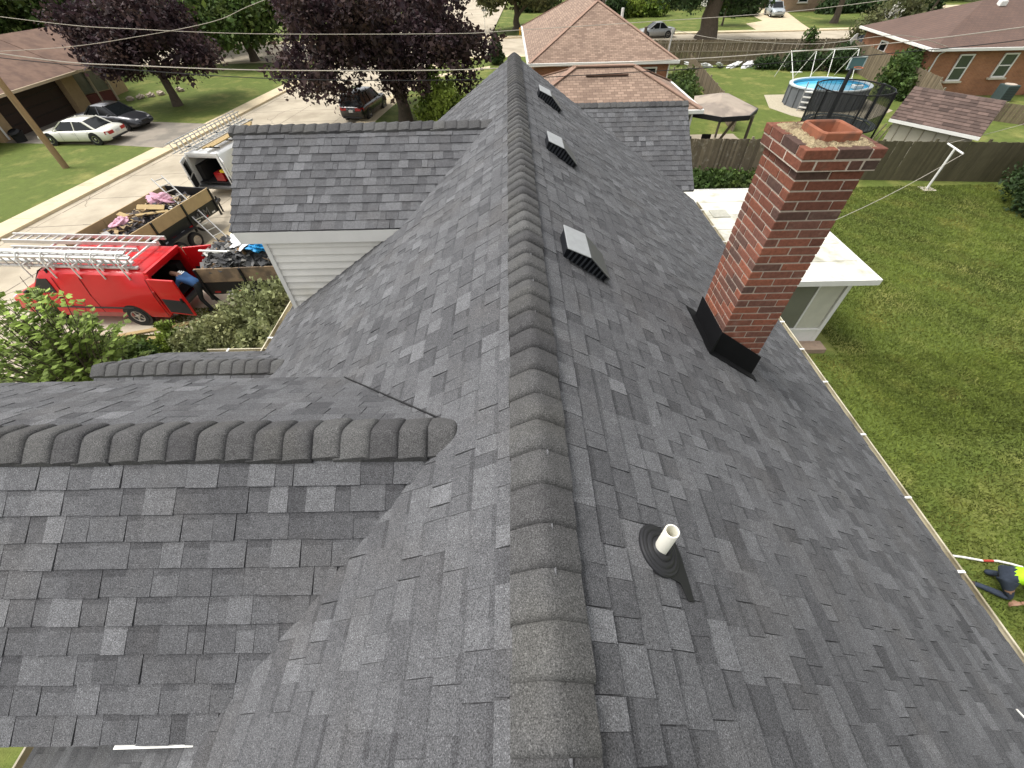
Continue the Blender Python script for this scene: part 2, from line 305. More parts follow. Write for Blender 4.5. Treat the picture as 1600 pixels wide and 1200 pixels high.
# ------------------------------------------------------------------ the shingled house
P = 0.667; RZ = 7.335; HY0, HY1 = -3.0, 9.6; XL, XR = -3.55, 4.15
SH = shingle_mat('charcoal_shingle', (0.050, 0.050, 0.053), (0.130, 0.131, 0.136), (0.088, 0.084, 0.082), 0.60)
CAPM = shingle_mat('ridge_cap_shingle', (0.048, 0.047, 0.048), (0.082, 0.081, 0.079), (0.080, 0.077, 0.068), 0.60)
DECK = mat('roof_deck', (0.05, 0.05, 0.053), 0.95, 0.1)
SIDING = mat('cream_siding', (0.77, 0.75, 0.69), 0.6, 0.07, 2.5, c2=(0.60, 0.57, 0.47), c2scale=1.6, c2lo=0.55, c2hi=0.8)
house = thing('house', 'large house with charcoal shingled gable roof running away from the viewer', 'house')
zmainL = lambda x: RZ+P*x
zmain = lambda x: RZ-P*abs(x)
AY, AZ, AE, AXF, PA = 1.27, 7.055, 1.20, -4.45, 0.667       # near cross gable: ridge y, ridge z, half span
BY, BZ, BE, BXF = 3.48, 5.45, 0.74, -5.05                    # small low cross gable
CY, CZ, CE, CPT = 6.42, 7.10, 1.47, 0.517                     # far dormer
DY, DZ, DE, DXF, PD = 11.95, 5.97, 1.9, 4.3, 0.72; DXL = -1.45             # far wing
zA = lambda y: AZ-PA*abs(y-AY)
def cam_area(p, n, a):
    d = Vector(p)-Vector((-0.095, 0, CAM_H)); c = CM.transposed() @ d
    if c.z > -0.1: return 0
    u, v = 640*c.x/-c.z, 640*c.y/-c.z
    if abs(u) > 830 or abs(v) > 630: return 0
    f = -n.dot(d.normalized())
    return a*max(f, 0)*640*640/(c.z*c.z)
pieces = []
def slope(O, U, V, lu, lv, seed, keep=None, edges=None, expo=0.131):
    """laminated shingle pieces on one roof plane: O eave corner, U along the eave, V up the slope"""
    r = random.Random(seed); O, U, V = Vector(O), Vector(U).normalized(), Vector(V).normalized(); N = U.cross(V).normalized()
    if N.z < 0: N = -N
    k = int(math.ceil(lv/expo))
    for c in range(k):
        v0 = c*expo
        if v0 > lv-0.05: break
        u = -r.random()*0.25; raised = r.random() < 0.5
        while u < lu:
            w = r.uniform(0.08, 0.21) if raised else r.uniform(0.06, 0.18)
            ua, ub = max(u, 0), min(u+w, lu); u += w
            e0, e1 = (edges(v0+0.07) if edges else (0, lu)); ua, ub = max(ua, e0), min(ub, e1)
            was = raised; raised = (r.random() < 0.28) if raised else (r.random() < 0.85)
            if ub-ua < 0.012: continue
            v1 = min(v0+expo+0.045, lv+0.01)
            ctr = O+U*((ua+ub)/2)+V*(v0+expo/2)
            if keep and not keep(ctr): continue
            h = 0.0128 if was else 0.0094; h += r.uniform(-0.0006, 0.0012)
            j = r.uniform(-0.0025, 0.0025); sk = r.uniform(-0.006, 0.006); g = 0.0005
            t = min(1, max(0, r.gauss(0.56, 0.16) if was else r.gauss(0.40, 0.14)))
            if r.random() < 0.03: t = min(1, t+0.2)
            hu = 0.0015
            s2 = r.uniform(-0.006, 0.006); q = [O+U*(ua+g+sk)+V*(v0+j), O+U*(ub-g+s2)+V*(v0+j+r.uniform(-.0015, .0015)), O+U*(ub-g)+V*v1, O+U*(ua+g)+V*v1]
            top = [q[0]+N*h, q[1]+N*(h+r.uniform(-0.0006, 0.0006)), q[2]+N*hu, q[3]+N*hu]
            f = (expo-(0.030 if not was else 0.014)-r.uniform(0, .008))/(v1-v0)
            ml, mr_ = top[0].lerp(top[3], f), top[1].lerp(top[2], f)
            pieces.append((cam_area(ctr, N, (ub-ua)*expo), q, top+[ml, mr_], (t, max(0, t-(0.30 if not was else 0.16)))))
SL = math.hypot(1, P)
xa_front = lambda y: (zA(y)-RZ)/P
def keepL(c):
    y = c.y
    if abs(y-AY) < AE-0.2 and c.x > AXF and zA(y) > c.z+0.06: return False
    if abs(y-CY) < CE and CZ-CPT*abs(y-CY) > c.z+0.06 and y > CY-CE+0.12: return False
    if abs(y-BY) < BE and BZ-P*abs(y-BY) > c.z+0.06: return False
    return True
slope((XL, HY0, zmain(XL)), (0, 1, 0), (1, 0, P), HY1-HY0, -XL*SL-0.02, 1, keepL)
slope((XR, HY0, zmain(XR)), (0, 1, 0), (-1, 0, P), HY1-HY0, XR*SL-0.02, 2, lambda c: not (1.78 < c.x < 2.16 and 2.8 < c.y < 3.24))
# near cross gable A
SA = math.hypot(1, PA)
inA = lambda c: c.z > zmain(c.x)-0.05 or c.x < XL
slope((AXF, AY-AE, AZ-PA*AE), (1, 0, 0), (0, 1, PA), 4.2, AE*SA-0.02, 3, inA)
slope((AXF, AY+AE-0.08, AZ-PA*(AE-0.08)), (1, 0, 0), (0, -1, PA), 4.2, (AE-0.08)*SA-0.02, 4, inA)
# small gable B
slope((BXF, BY-BE, BZ-P*BE), (1, 0, 0), (0, 1, P), 2.4, BE*SL-0.02, 5, inA)
slope((BXF, BY+BE, BZ-P*BE), (1, 0, 0), (0, -1, P), 2.4, BE*SL-0.02, 6, inA)
# dormer C (the outer rake runs slightly slanted)
SC = math.hypot(1, CPT)
CX0, CX1 = -3.66, -3.88      # rake x at eave, at ridge
cedge = lambda v: ((CX0-CX1)*(1-min(1, v/(CE*SC))), 9)
slope((CX1, CY-CE, CZ-CPT*CE), (1, 0, 0), (0, 1, CPT), 3.6, CE*SC-0.02, 7, inA, cedge)
slope((CX1, CY+CE, CZ-CPT*CE), (1, 0, 0), (0, -1, CPT), 3.6, CE*SC-0.02, 8, inA, cedge)
# far wing D
SD = math.hypot(1, PD)
slope((DXL, DY-DE, DZ-PD*DE), (1, 0, 0), (0, 1, PD), DXF-DXL, DE*SD-0.02, 9, lambda c: not (c.y < HY1-0.05 and c.z < zmain(c.x)))
slope((DXL, DY+DE, DZ-PD*DE), (1, 0, 0), (0, -1, PD), DXF-DXL, DE*SD-0.02, 10)
pieces.sort(key=lambda p: -p[0])
FS = [(4, 5, 6, 7), (0, 1, 5, 4), (1, 2, 6, 5), (3, 0, 4, 7)]
FP_ = [(4, 5, 9, 8), (0, 1, 5, 4), (1, 2, 6, 9, 5), (3, 0, 4, 8, 7)]
roof = MB()
def quadroof(b, pts): b.face(pts)
# roof deck sheets under the shingles, each slab with thickness
def slab(b, pts, th=0.05):
    p = [Vector(q) for q in pts]; n = (p[1]-p[0]).cross(p[-1]-p[0]).normalized()
    if n.z < 0: n = -n
    b.add([q-n*0.001 for q in p]+[q-n*th for q in p], [tuple(range(len(p))), tuple(range(2*len(p)-1, len(p)-1, -1))]+[(i, (i+1) % len(p), len(p)+(i+1) % len(p), len(p)+i) for i in range(len(p))])
slab(roof, [(0, HY0, RZ), (0, HY1, RZ), (XL, HY1, zmain(XL)), (XL, HY0, zmain(XL))])
slab(roof, [(0, HY0, RZ), (0, HY1, RZ), (XR, HY1, zmain(XR)), (XR, HY0, zmain(XR))])
xam = (AZ-RZ)/P
for s, e in ((-1, AE), (1, AE-0.08)):
    xe = (AZ-PA*e-RZ)/P; slab(roof, [(AXF, AY, AZ), (xam, AY, AZ), (xe, AY+s*e, AZ-PA*e), (AXF, AY+s*e, AZ-PA*e)])
xbm = (BZ-RZ)/P
for s in (-1, 1):
    xe = (BZ-P*BE-RZ)/P; slab(roof, [(BXF, BY, BZ), (xbm, BY, BZ), (xe, BY+s*BE, BZ-P*BE), (BXF, BY+s*BE, BZ-P*BE)])
xcm = (CZ-RZ)/P
for s in (-1, 1):
    xe = (CZ-CPT*CE-RZ)/P; slab(roof, [(CX1, CY, CZ), (xcm, CY, CZ), (xe, CY+s*CE, CZ-CPT*CE), (CX0, CY+s*CE, CZ-CPT*CE)])
    slab(roof, [(DXL, DY, DZ), (DXF, DY, DZ), (DXF, DY+s*DE, DZ-PD*DE), (DXL, DY+s*DE, DZ-PD*DE)])
roof_o = roof.build('roof', DECK, house)
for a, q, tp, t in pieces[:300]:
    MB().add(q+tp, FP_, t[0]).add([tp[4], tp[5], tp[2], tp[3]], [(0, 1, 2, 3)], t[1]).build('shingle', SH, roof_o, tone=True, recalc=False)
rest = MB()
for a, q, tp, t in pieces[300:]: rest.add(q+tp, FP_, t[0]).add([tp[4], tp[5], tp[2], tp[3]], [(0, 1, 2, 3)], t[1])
sf = rest.build('shingles', SH, roof_o, tone=True, recalc=False); sf['kind'] = 'stuff'
# ridge cap shingles: bent over the ridge, butt end towards the outer gable
def caps(A, B, slopes, expo, half, seed, butt_at_B=True, parent=roof_o, jit=0.004, lift=1.0):
    """A->B along the ridge, slopes = (rise/run left, right) ; butt ends face B"""
    r = random.Random(seed); A, B = Vector(A), Vector(B); d = (B-A); Lr = d.length; d.normalize(); S = Vector((-d.y, d.x, 0))
    n = int(Lr/expo)
    prof = []
    for s in (-1, -0.85, -0.6, -0.4, -0.26, -0.13, 0, 0.13, 0.26, 0.4, 0.6, 0.85, 1):
        a = abs(s)*half; pt = slopes[0] if s < 0 else slopes[1]; c = math.cos(math.atan(pt))
        z = -pt*a*c
        rr = 0.040
        z = -(math.sqrt((pt*a*c)**2+(rr*0.42)**2)-rr*0.42)       # rounded crest
        prof.append((a*c*(1 if s > 0 else -1), z))
    for i in range(n+1):
        y1 = Lr-i*expo+r.uniform(-jit, jit); y0 = max(y1-expo*1.3, -0.02)
        if y1 < 0.03: break
        t = min(1, max(0, r.gauss(0.5, 0.28))); off = r.uniform(-0.006, 0.006)
        rows = []
        for yy, hh in ((y1, -0.008), (y1-0.001, 0.004), (y1-0.007, 0.018), (y1-0.016, 0.027), (y1-0.030, 0.032), (y1-expo*0.5, 0.024), (y1-expo*0.85, 0.013), (y1-expo*1.05, 0.004), (y0, -0.002)):
            yy = max(yy, -0.02)
            rows.append([A+d*yy+S*(p[0]+off)+Vector((0, 0, p[1]+hh*lift+0.012)) for p in prof])
        b = MB(); nn = len(prof)
        vs = [p for row in rows for p in row]
        fs = [(k*nn+j, k*nn+j+1, (k+1)*nn+j+1, (k+1)*nn+j) for k in range(len(rows)-1) for j in range(nn-1)]
        # side edges down to the roof
        le = [rows[k][0]-Vector((0, 0, 0.046)) for k in range(1, len(rows))]; re_ = [rows[k][-1]-Vector((0, 0, 0.046)) for k in range(1, len(rows))]
        i0 = len(vs); vs += le+re_
        m = len(le)
        for k in range(m-1):
            fs.append(((k+1)*nn, (k+2)*nn, i0+k+1, i0+k)); fs.append(((k+1)*nn+nn-1, i0+m+k, i0+m+k+1, (k+2)*nn+nn-1))
        b.add(vs, fs, t)
        o = b.build('ridge_cap', CAPM, parent, tone=True, smooth=True)
caps((0, HY1+0.02, RZ), (0, HY0, RZ), (P, P), 0.158, 0.150, 21, lift=1.0)
caps((AXF-0.02, AY, AZ), (xam+0.02, AY, AZ), (PA, PA), 0.150, 0.150, 22, lift=.72)
caps((BXF-0.02, BY, BZ), (xbm+0.02, BY, BZ), (P, P), 0.150, 0.145, 23, lift=.55)
caps((CX1-0.02, CY, CZ), (xcm+0.02, CY, CZ), (CPT, CPT), 0.160, 0.150, 24, lift=.55)
caps((DXL, DY, DZ), (DXF+0.02, DY, DZ), (PD, PD), 0.160, 0.150, 25, lift=.55)
# cut edge of the shingles along the far valley of the near cross gable
va = Vector((xam-0.06, AY+0.06+0.03, 0)); vb_ = Vector(((AZ-PA*(AE-0.1)-RZ)/P, AY+AE-0.1, 0)); vc = MB()
for k in range(12):
    p0, p1 = va.lerp(vb_, k/12), va.lerp(vb_, (k+1)/12)
    vc.bar((p0.x, p0.y, zmain(p0.x)+0.016), (p1.x, p1.y, zmain(p1.x)+0.016), 0.008, 0.010)
vc.build('valley_edge', mat('asphalt_edge', (0.018, 0.018, 0.019), .95, .2, 20), roof_o)
# walls under the roof
wl = MB()
wl.box(((XL+XR)/2+0.02, (HY0+HY1)/2, 2.2), (XR-XL-0.75, HY1-HY0-0.5, 4.4))
wl.prism([(DXL+.25, 9.3), (3.95, 9.3), (3.95, 13.55), (DXL+.25, 13.55)], 0, 4.5)
wl.build('wall', mat('house_brick_plain', (0.45, 0.42, 0.36), 0.9, 0.1, 2), house)
g = MB()
for yy in (HY0+0.22, HY1-0.22):
    s = 0.02
    g.hexa([(XL+0.4, yy-s, 4.4), (XR-0.4, yy-s, 4.4), (XR-0.4, yy+s, 4.4), (XL+0.4, yy+s, 4.4)], [(-0.05, yy-s, RZ-0.1), (0.05, yy-s, RZ-0.1), (0.05, yy+s, RZ-0.1), (-0.05, yy+s, RZ-0.1)])
g.hexa([(3.93, DY-DE+0.1, 4.5), (3.97, DY-DE+0.1, 4.5), (3.97, DY+DE-0.1, 4.5), (3.93, DY+DE-0.1, 4.5)], [(3.93, DY-0.03, DZ-0.1), (3.97, DY-0.03, DZ-0.1), (3.97, DY+0.03, DZ-0.1), (3.93, DY+0.03, DZ-0.1)])
# cross gable bodies A and B
g.prism([(AXF+0.25, AY-AE+0.25), (-1.0, AY-AE+0.25), (-1.0, AY+AE-0.3), (AXF+0.25, AY+AE-0.3)], 3.0, AZ-PA*AE-0.02)
g.hexa([(AXF+0.25, AY-AE+0.25, 6.30), (AXF+0.30, AY-AE+0.25, 6.30), (AXF+0.30, AY+AE-0.3, 6.30), (AXF+0.25, AY+AE-0.3, 6.30)], [(AXF+0.25, AY-0.05, AZ-0.08), (AXF+0.30, AY-0.05, AZ-0.08), (AXF+0.30, AY+0.05, AZ-0.08), (AXF+0.25, AY+0.05, AZ-0.08)])
g.hexa([(BXF+0.2, BY-BE+0.1, BZ-P*BE-0.3), (BXF+0.25, BY-BE+0.1, BZ-P*BE-0.3), (BXF+0.25, BY+BE-0.1, BZ-P*BE-0.3), (BXF+0.2, BY+BE-0.1, BZ-P*BE-0.3)], [(BXF+0.2, BY-0.05, BZ-0.08), (BXF+0.25, BY-0.05, BZ-0.08), (BXF+0.25, BY+0.05, BZ-0.08), (BXF+0.2, BY+0.05, BZ-0.08)])
for yy in (BY-BE+0.15, BY+BE-0.15): g.box((BXF+0.25, yy, 2.4), (0.14, 0.14, 4.8))
g.build('gable_wall', SIDING, house)
# dormer C: siding boards, corner trim, fascia, front wall
WY = CY-CE+0.06; EZ = CZ-CPT*CE
cz = 6.20
while cz > 4.95:
    xi = (cz-0.10-RZ)/P+0.10
    if xi > -3.30:
        MB().hexa([(-3.30, WY-0.026, cz-0.108), (xi, WY-0.026, cz-0.108), (xi, WY+0.02, cz-0.108), (-3.30, WY+0.02, cz-0.108)], [(-3.30, WY-0.003, cz), (xi, WY-0.003, cz), (xi, WY+0.02, cz), (-3.30, WY+0.02, cz)]).build('siding_board', SIDING, house)
    cz -= 0.105
MB().box((-3.325, WY-0.005, 5.6), (0.06, 0.06, 1.36)).build('corner_trim', WHITE, house)
MB().hexa([(CX0+0.06, CY-CE-0.005, EZ-0.165), (-1.56, CY-CE-0.005, EZ-0.165), (-1.56, CY-CE+0.035, EZ-0.165), (CX0+0.06, CY-CE+0.035, EZ-0.165)],
          [(CX0+0.02, CY-CE-0.005, EZ-0.012), (-1.36, CY-CE-0.005, EZ-0.012), (-1.36, CY-CE+0.035, EZ-0.012), (CX0+0.02, CY-CE+0.035, EZ-0.012)]).build('fascia', WHITE, house)
cw = MB(); cw.prism([(-3.33, WY+0.03), (-3.28, WY+0.03), (-3.28, 2*CY-WY), (-3.33, 2*CY-WY)], 4.6, EZ)
cw.hexa([(-3.33, WY, EZ), (-3.28, WY, EZ), (-3.28, 2*CY-WY, EZ), (-3.33, 2*CY-WY, EZ)], [(-3.33, CY-0.05, CZ-0.07), (-3.28, CY-0.05, CZ-0.07), (-3.28, CY+0.05, CZ-0.07), (-3.33, CY+0.05, CZ-0.07)])
cw.prism([(-3.3, 2*CY-WY-0.04), (-1.6, 2*CY-WY-0.04), (-1.6, 2*CY-WY), (-3.3, 2*CY-WY)], 4.6, EZ)
cw.build('dormer_wall', SIDING, house)
# near cross gable's torn edge strip seen along its lower edge
MB().hexa([(-2.02, AY-AE-0.012, AZ-PA*AE-0.10), (-1.58, AY-AE-0.012, AZ-PA*AE-0.10), (-1.58, AY-AE+0.01, AZ-PA*AE-0.10), (-2.02, AY-AE+0.01, AZ-PA*AE-0.10)],
          [(-2.02, AY-AE-0.020, AZ-PA*AE-0.006), (-1.58, AY-AE-0.014, AZ-PA*AE-0.010), (-1.58, AY-AE+0.01, AZ-PA*AE-0.010), (-2.02, AY-AE+0.01, AZ-PA*AE-0.006)]).build('drip_edge', WHITE, house)
# gutters: trough with back, floor, front and lip; hangers across
GUT = mat('gutter_metal', (0.55, 0.50, 0.37), 0.6, 0.15, 3, c2=(0.27, 0.23, 0.15), c2scale=2.2, c2lo=0.45, c2hi=0.68)
def gutter(A, B, out, zt, hang=0.8, w=0.092, seed=1):
    """A,B ends of the eave line (xy), out = outward unit xy, zt = top height"""
    A, B, o = Vector((*A, 0)), Vector((*B, 0)), Vector((*out, 0)); d = (B-A).normalized(); L_ = (B-A).length
    prof = [(0.0, 0.0), (0.0, -0.10), (w*0.85, -0.10), (w, -0.06), (w, 0.0), (w-0.02, 0.004), (w-0.02, -0.008), (w-0.008, -0.008), (w-0.010, -0.056), (w*0.8, -0.092), (0.008, -0.092), (0.008, 0.0)]
    g = MB(); g.loft([[A+o*p[0]+Vector((0, 0, zt+p[1])) for p in prof], [B+o*p[0]+Vector((0, 0, zt+p[1])) for p in prof]])
    go = g.build('gutter', GUT, house)
    r = random.Random(seed); s = 0.3
    while s < L_-0.1:
        c = A+d*s; MB().hexa([c+o*0.002+Vector((0, 0, zt-0.012)), c+o*(w-0.004)+Vector((0, 0, zt-0.006)), c+d*0.025+o*(w-0.004)+Vector((0, 0, zt-0.006)), c+d*0.025+o*0.002+Vector((0, 0, zt-0.012))],
                  [c-o*0.03+Vector((0, 0, zt+0.010)), c+o*(w-0.002)+Vector((0, 0, zt+0.008)), c+d*0.025+o*(w-0.002)+Vector((0, 0, zt+0.008)), c+d*0.025-o*0.03+Vector((0, 0, zt+0.010))]).build('gutter_hanger', WHITE, go)
        s += hang*r.uniform(0.8, 1.2)
gutter((XR+0.02, HY0), (XR+0.02, HY1), (1, 0), zmain(XR)-0.03)
gutter((XL-0.02, BY+BE), (XL-0.02, HY1), (-1, 0), zmain(XL)-0.03, seed=2)
gutter((XL-0.02, HY0), (XL-0.02, BY-BE), (-1, 0), zmain(XL)-0.03, seed=3)
gutter((BXF+0.6, BY+BE+0.02), (XL-0.02, BY+BE+0.02), (0, 1), BZ-P*BE-0.03, seed=4)
ds = MB(); ds.bar((XL-0.12, -0.25, 4.9), (XL-0.12, -0.25, 0.1), 0.08, 0.06); ds.build('downspout', WHITE, house)

# chimney: bricks laid one by one round a mortar core
CX_0, CX_1, CYF, CYB, CTOP = 1.755, 2.185, 2.77, 3.27, 7.885
MORT = mat('mortar', (0.52, 0.44, 0.36), 0.95, 0.18, 30, bump=0.5, bscale=160)
def brick_mat(name, k=1.0, mixc=(0.36, 0.26, 0.21)):
    m = bpy.data.materials.new(name); m.use_nodes = True; n = m.node_tree; L = n.links; b = n.nodes['Principled BSDF']; b.inputs['Roughness'].default_value = 0.85; b.inputs['Specular IOR Level'].default_value = 0.25
    oi = n.nodes.new('ShaderNodeObjectInfo'); rp = n.nodes.new('ShaderNodeValToRGB'); rp.color_ramp.interpolation = 'LINEAR'
    e = rp.color_ramp.elements; e[0].position = 0; e[0].color = (0.080, 0.050, 0.041, 1); e[1].position = 1; e[1].color = (0.225, 0.082, 0.048, 1)
    for p_, c_ in ((0.08, (0.105, 0.058, 0.045)), (0.26, (0.142, 0.063, 0.045)), (0.55, (0.178, 0.068, 0.044)), (0.82, (0.200, 0.072, 0.045))):
        q = rp.color_ramp.elements.new(p_); q.color = (*c_, 1)
    L.new(oi.outputs['Random'], rp.inputs[0]); tc = n.nodes.new('ShaderNodeTexCoord')
    ge = n.nodes.new('ShaderNodeNewGeometry')
    nz = n.nodes.new('ShaderNodeTexNoise'); nz.inputs['Scale'].default_value = 45; nz.inputs['Detail'].default_value = 8; L.new(ge.outputs['Position'], nz.inputs['Vector'])
    mr = n.nodes.new('ShaderNodeMapRange'); mr.inputs[3].default_value = 0.54*k; mr.inputs[4].default_value = 1.86*k; L.new(nz.outputs[0], mr.inputs[0])
    vm = n.nodes.new('ShaderNodeVectorMath'); vm.operation = 'SCALE'; L.new(rp.outputs[0], vm.inputs[0]); L.new(mr.outputs[0], vm.inputs['Scale'])
    n2 = n.nodes.new('ShaderNodeTexNoise'); n2.inputs['Scale'].default_value = 14; n2.inputs['Detail'].default_value = 5; L.new(ge.outputs['Position'], n2.inputs['Vector'])
    m2 = n.nodes.new('ShaderNodeMapRange'); m2.inputs[1].default_value = 0.6; m2.inputs[2].default_value = 0.8; m2.inputs[4].default_value = 0.35; L.new(n2.outputs[0], m2.inputs[0])
    mx = n.nodes.new('ShaderNodeMix'); mx.data_type = 'RGBA'; mx.inputs[7].default_value = (*mixc, 1); L.new(m2.outputs[0], mx.inputs[0]); L.new(vm.outputs[0], mx.inputs[6]); L.new(mx.outputs[2], b.inputs['Base Color'])
    bp = n.nodes.new('ShaderNodeBump'); bp.inputs['Strength'].default_value = 0.7; bp.inputs['Distance'].default_value = 0.006; L.new(nz.outputs[0], bp.inputs['Height']); L.new(bp.outputs[0], b.inputs['Normal'])
    return m
BRICK = brick_mat('chimney_brick'); SOOTED = brick_mat('weathered_brick', 0.72, (0.17, 0.12, 0.08))
core = MB(); core.box(((CX_0+CX_1)/2, (CYF+CYB)/2, (5.4+CTOP)/2-0.02), (CX_1-CX_0-0.012, CYB-CYF-0.012, CTOP-5.4-0.04))
core.box(((CX_0+CX_1)/2, (CYF+CYB)/2, CTOP-0.068), (CX_1-CX_0+0.06, CYB-CYF+0.06, 0.125))
chim = core.build('chimney', MORT, house)
chim['label'] = 'tall red and brown brick chimney with black base flashing'
BRK = {}
def brick(c, d, m_=None):
    m_ = m_ or (SOOTED if c[2] > CTOP-0.5+rng.uniform(-.25, .25) else BRICK)
    key = tuple(round(q, 3) for q in d)+(m_.name,)
    if key not in BRK:
        bm = bmesh.new(); bmesh.ops.create_cube(bm, size=1); bmesh.ops.scale(bm, vec=d, verts=bm.verts)
        bmesh.ops.bevel(bm, geom=bm.edges[:], offset=0.0035, segments=1, affect='EDGES'); me = bpy.data.meshes.new('brick'); bm.to_mesh(me); bm.free(); me.materials.append(m_); BRK[key] = me
    o = link('brick', BRK[key], chim); o.location = (c[0]+rng.uniform(-.0012, .0012), c[1]+rng.uniform(-.0012, .0012), c[2]+rng.uniform(-.0008, .0008)); o.rotation_euler = (rng.uniform(-.004, .004), rng.uniform(-.004, .004), rng.uniform(-.005, .005))
BH, JT, BD = 0.057, 0.0107, 0.092
course = BH+JT
ncs = 33
for k in range(ncs):
    z = CTOP-BH/2-k*course
    ex = 0.036 if k == 0 else (0.032 if k == 1 else 0.0)
    x0, x1, y0, y1 = CX_0-ex, CX_1+ex, CYF-ex, CYB+ex
    def run(a, b_, first):
        out = []; p = a; w = first
        while p < b_-0.02:
            e = min(p+w, b_)
            if b_-e < 0.05: e = b_
            out.append((p, e)); p = e+JT; w = 0.2
        return out
    if k % 2 == 0:      # stretchers run the full front and back
        fr = run(x0, x1, (x1-x0-JT)/2 if ex == 0 else 0.2); sd = run(y0+BD+JT, y1-BD-JT, 0.2)
        for a, e in fr:
            brick(((a+e)/2, y0+BD/2, z), (e-a, BD, BH)); brick(((a+e)/2, y1-BD/2, z), (e-a, BD, BH))
        for a, e in sd:
            brick((x0+BD/2, (a+e)/2, z), (BD, e-a, BH)); brick((x1-BD/2, (a+e)/2, z), (BD, e-a, BH))
    else:
        sd = run(y0, y1, 0.2); fr = run(x0+BD+JT, x1-BD-JT, 0.235 if ex == 0 else 0.2)
        for a, e in sd:
            brick((x0+BD/2, (a+e)/2, z), (BD, e-a, BH)); brick((x1-BD/2, (a+e)/2, z), (BD, e-a, BH))
        for a, e in fr:
            brick(((a+e)/2, y0+BD/2, z), (e-a, BD, BH)); brick(((a+e)/2, y1-BD/2, z), (e-a, BD, BH))
# rough mortar crown and clay flue
fx0, fx1, fy0, fy1, fzt = 1.84, 2.09, 2.825, 3.10, 7.950
cr = bmesh.new(); bmesh.ops.create_grid(cr, x_segments=46, y_segments=52, size=0.5)
for v in cr.verts:
    x = (CX_0-0.015)+(v.co.x+0.5)*(CX_1-CX_0+0.03); y = (CYF-0.012)+(v.co.y+0.5)*(CYB-CYF+0.024)
    e = min(x-CX_0+0.015, CX_1+0.015-x, y-CYF+0.012, CYB+0.012-y)
    h = 0.028*min(1, e/0.07)+0.006*math.sin(x*61+y*37)*math.sin(y*53-x*21)+rng.uniform(-0.004, 0.004)-0.010
    v.co = (x, y, CTOP+max(h, -0.014) if not (fx0+.012 < x < fx1-.012 and fy0+.012 < y < fy1-.012) else 7.7)
me = bpy.data.meshes.new('crown'); cr.to_mesh(me); cr.free(); me.materials.append(mat('crown_mortar', (0.40, 0.32, 0.19), 0.95, 0.38, 60, c2=(0.20, 0.14, 0.085), c2scale=16, c2lo=0.5, c2hi=0.62, bump=1.0, bscale=120)); link('crown', me, chim)
CLAY = mat('flue_clay', (0.27, 0.10, 0.055), 0.85, 0.22, 14, c2=(0.13, 0.065, 0.045), c2scale=9, c2lo=0.48, c2hi=0.7)
fl = MB(); w = 0.022
def rect(a, b_, c, d, z, r=0.02): return [Vector(p) for p in ((a+r, c, z), (b_-r, c, z), (b_, c+r, z), (b_, d-r, z), (b_-r, d, z), (a+r, d, z), (a, d-r, z), (a, c+r, z))]
fl.loft([rect(fx0, fx1, fy0, fy1, 7.80), rect(fx0, fx1, fy0, fy1, fzt-0.006), rect(fx0+.005, fx1-.005, fy0+.005, fy1-.005, fzt), rect(fx0+w-.004, fx1-w+.004, fy0+w-.004, fy1-w+.004, fzt), rect(fx0+w, fx1-w, fy0+w, fy1-w, fzt-0.008), rect(fx0+w, fx1-w, fy0+w, fy1-w, 7.45)], caps=False)
fo = fl.build('flue', CLAY, chim)
MB().box(((fx0+fx1)/2, (fy0+fy1)/2, 7.80), (fx1-fx0-2*w-0.002, fy1-fy0-2*w-0.002, 0.02)).build('flue_plug', mat('flue_dark', (0.008, 0.008, 0.008), 0.95, 0.1), chim)  # near-black plug in the bore stands in for the flue's dark depth
# base flashing, black metal
fb = MB(); yn = CYF-0.012; xn = CX_0-0.012; zr = zmain
hh = 0.245
fb.hexa([(xn, yn-0.006, zr(xn)-0.02), (CX_1+0.03, yn-0.006, zr(CX_1)-0.05), (CX_1+0.03, yn, zr(CX_1)-0.05), (xn, yn, zr(xn)-0.02)], [(xn, yn-0.006, zr(xn)+hh), (CX_1+0.03, yn-0.006, zr(CX_1)+hh-0.02), (CX_1+0.03, yn, zr(CX_1)+hh-0.02), (xn, yn, zr(xn)+hh)])
fb.hexa([(xn-0.006, yn-0.006, zr(xn)-0.02), (xn, yn-0.006, zr(xn)-0.02), (xn, CYB+0.02, zr(xn)-0.02), (xn-0.006, CYB+0.02, zr(xn)-0.02)], [(xn-0.006, yn-0.006, zr(xn)+hh), (xn, yn-0.006, zr(xn)+hh), (xn, CYB+0.02, zr(xn)+hh), (xn-0.006, CYB+0.02, zr(xn)+hh)])
# flanges lying on the shingles
def flange(pts, up=0.016, th=0.006):
    b4 = [Vector((x, y, zr(x)+up)) for x, y in pts]; fb.hexa(b4, [q+Vector((0, 0, th)) for q in b4])
flange([(xn-0.09, yn-0.09, ), (CX_1+0.06, yn-0.09), (CX_1+0.06, yn), (xn-0.09, yn)])
flange([(xn-0.09, yn), (xn, yn), (xn, CYB+0.10), (xn-0.09, CYB+0.10)])
flange([(xn, CYB), (CX_1+0.06, CYB), (CX_1+0.06, CYB+0.10), (xn, CYB+0.10)])
fb.hexa([(xn-0.088, yn-0.088, zr(xn-.088)+0.02), (xn-0.082, yn-0.088, zr(xn-.088)+0.02), (xn-0.002, yn-0.004, zr(xn)+0.02), (xn-0.008, yn-0.004, zr(xn)+0.02)], [(xn-0.088, yn-0.088, zr(xn-.088)+0.04), (xn-0.082, yn-0.088, zr(xn-.088)+0.04), (xn-0.002, yn-0.006, zr(xn)+hh), (xn-0.008, yn-0.006, zr(xn)+hh)])
fb.build('flashing', mat('flashing_black', (0.008, 0.008, 0.009), 0.75, 0.2, 6, spec=0.15), chim, bevel=0.0015)
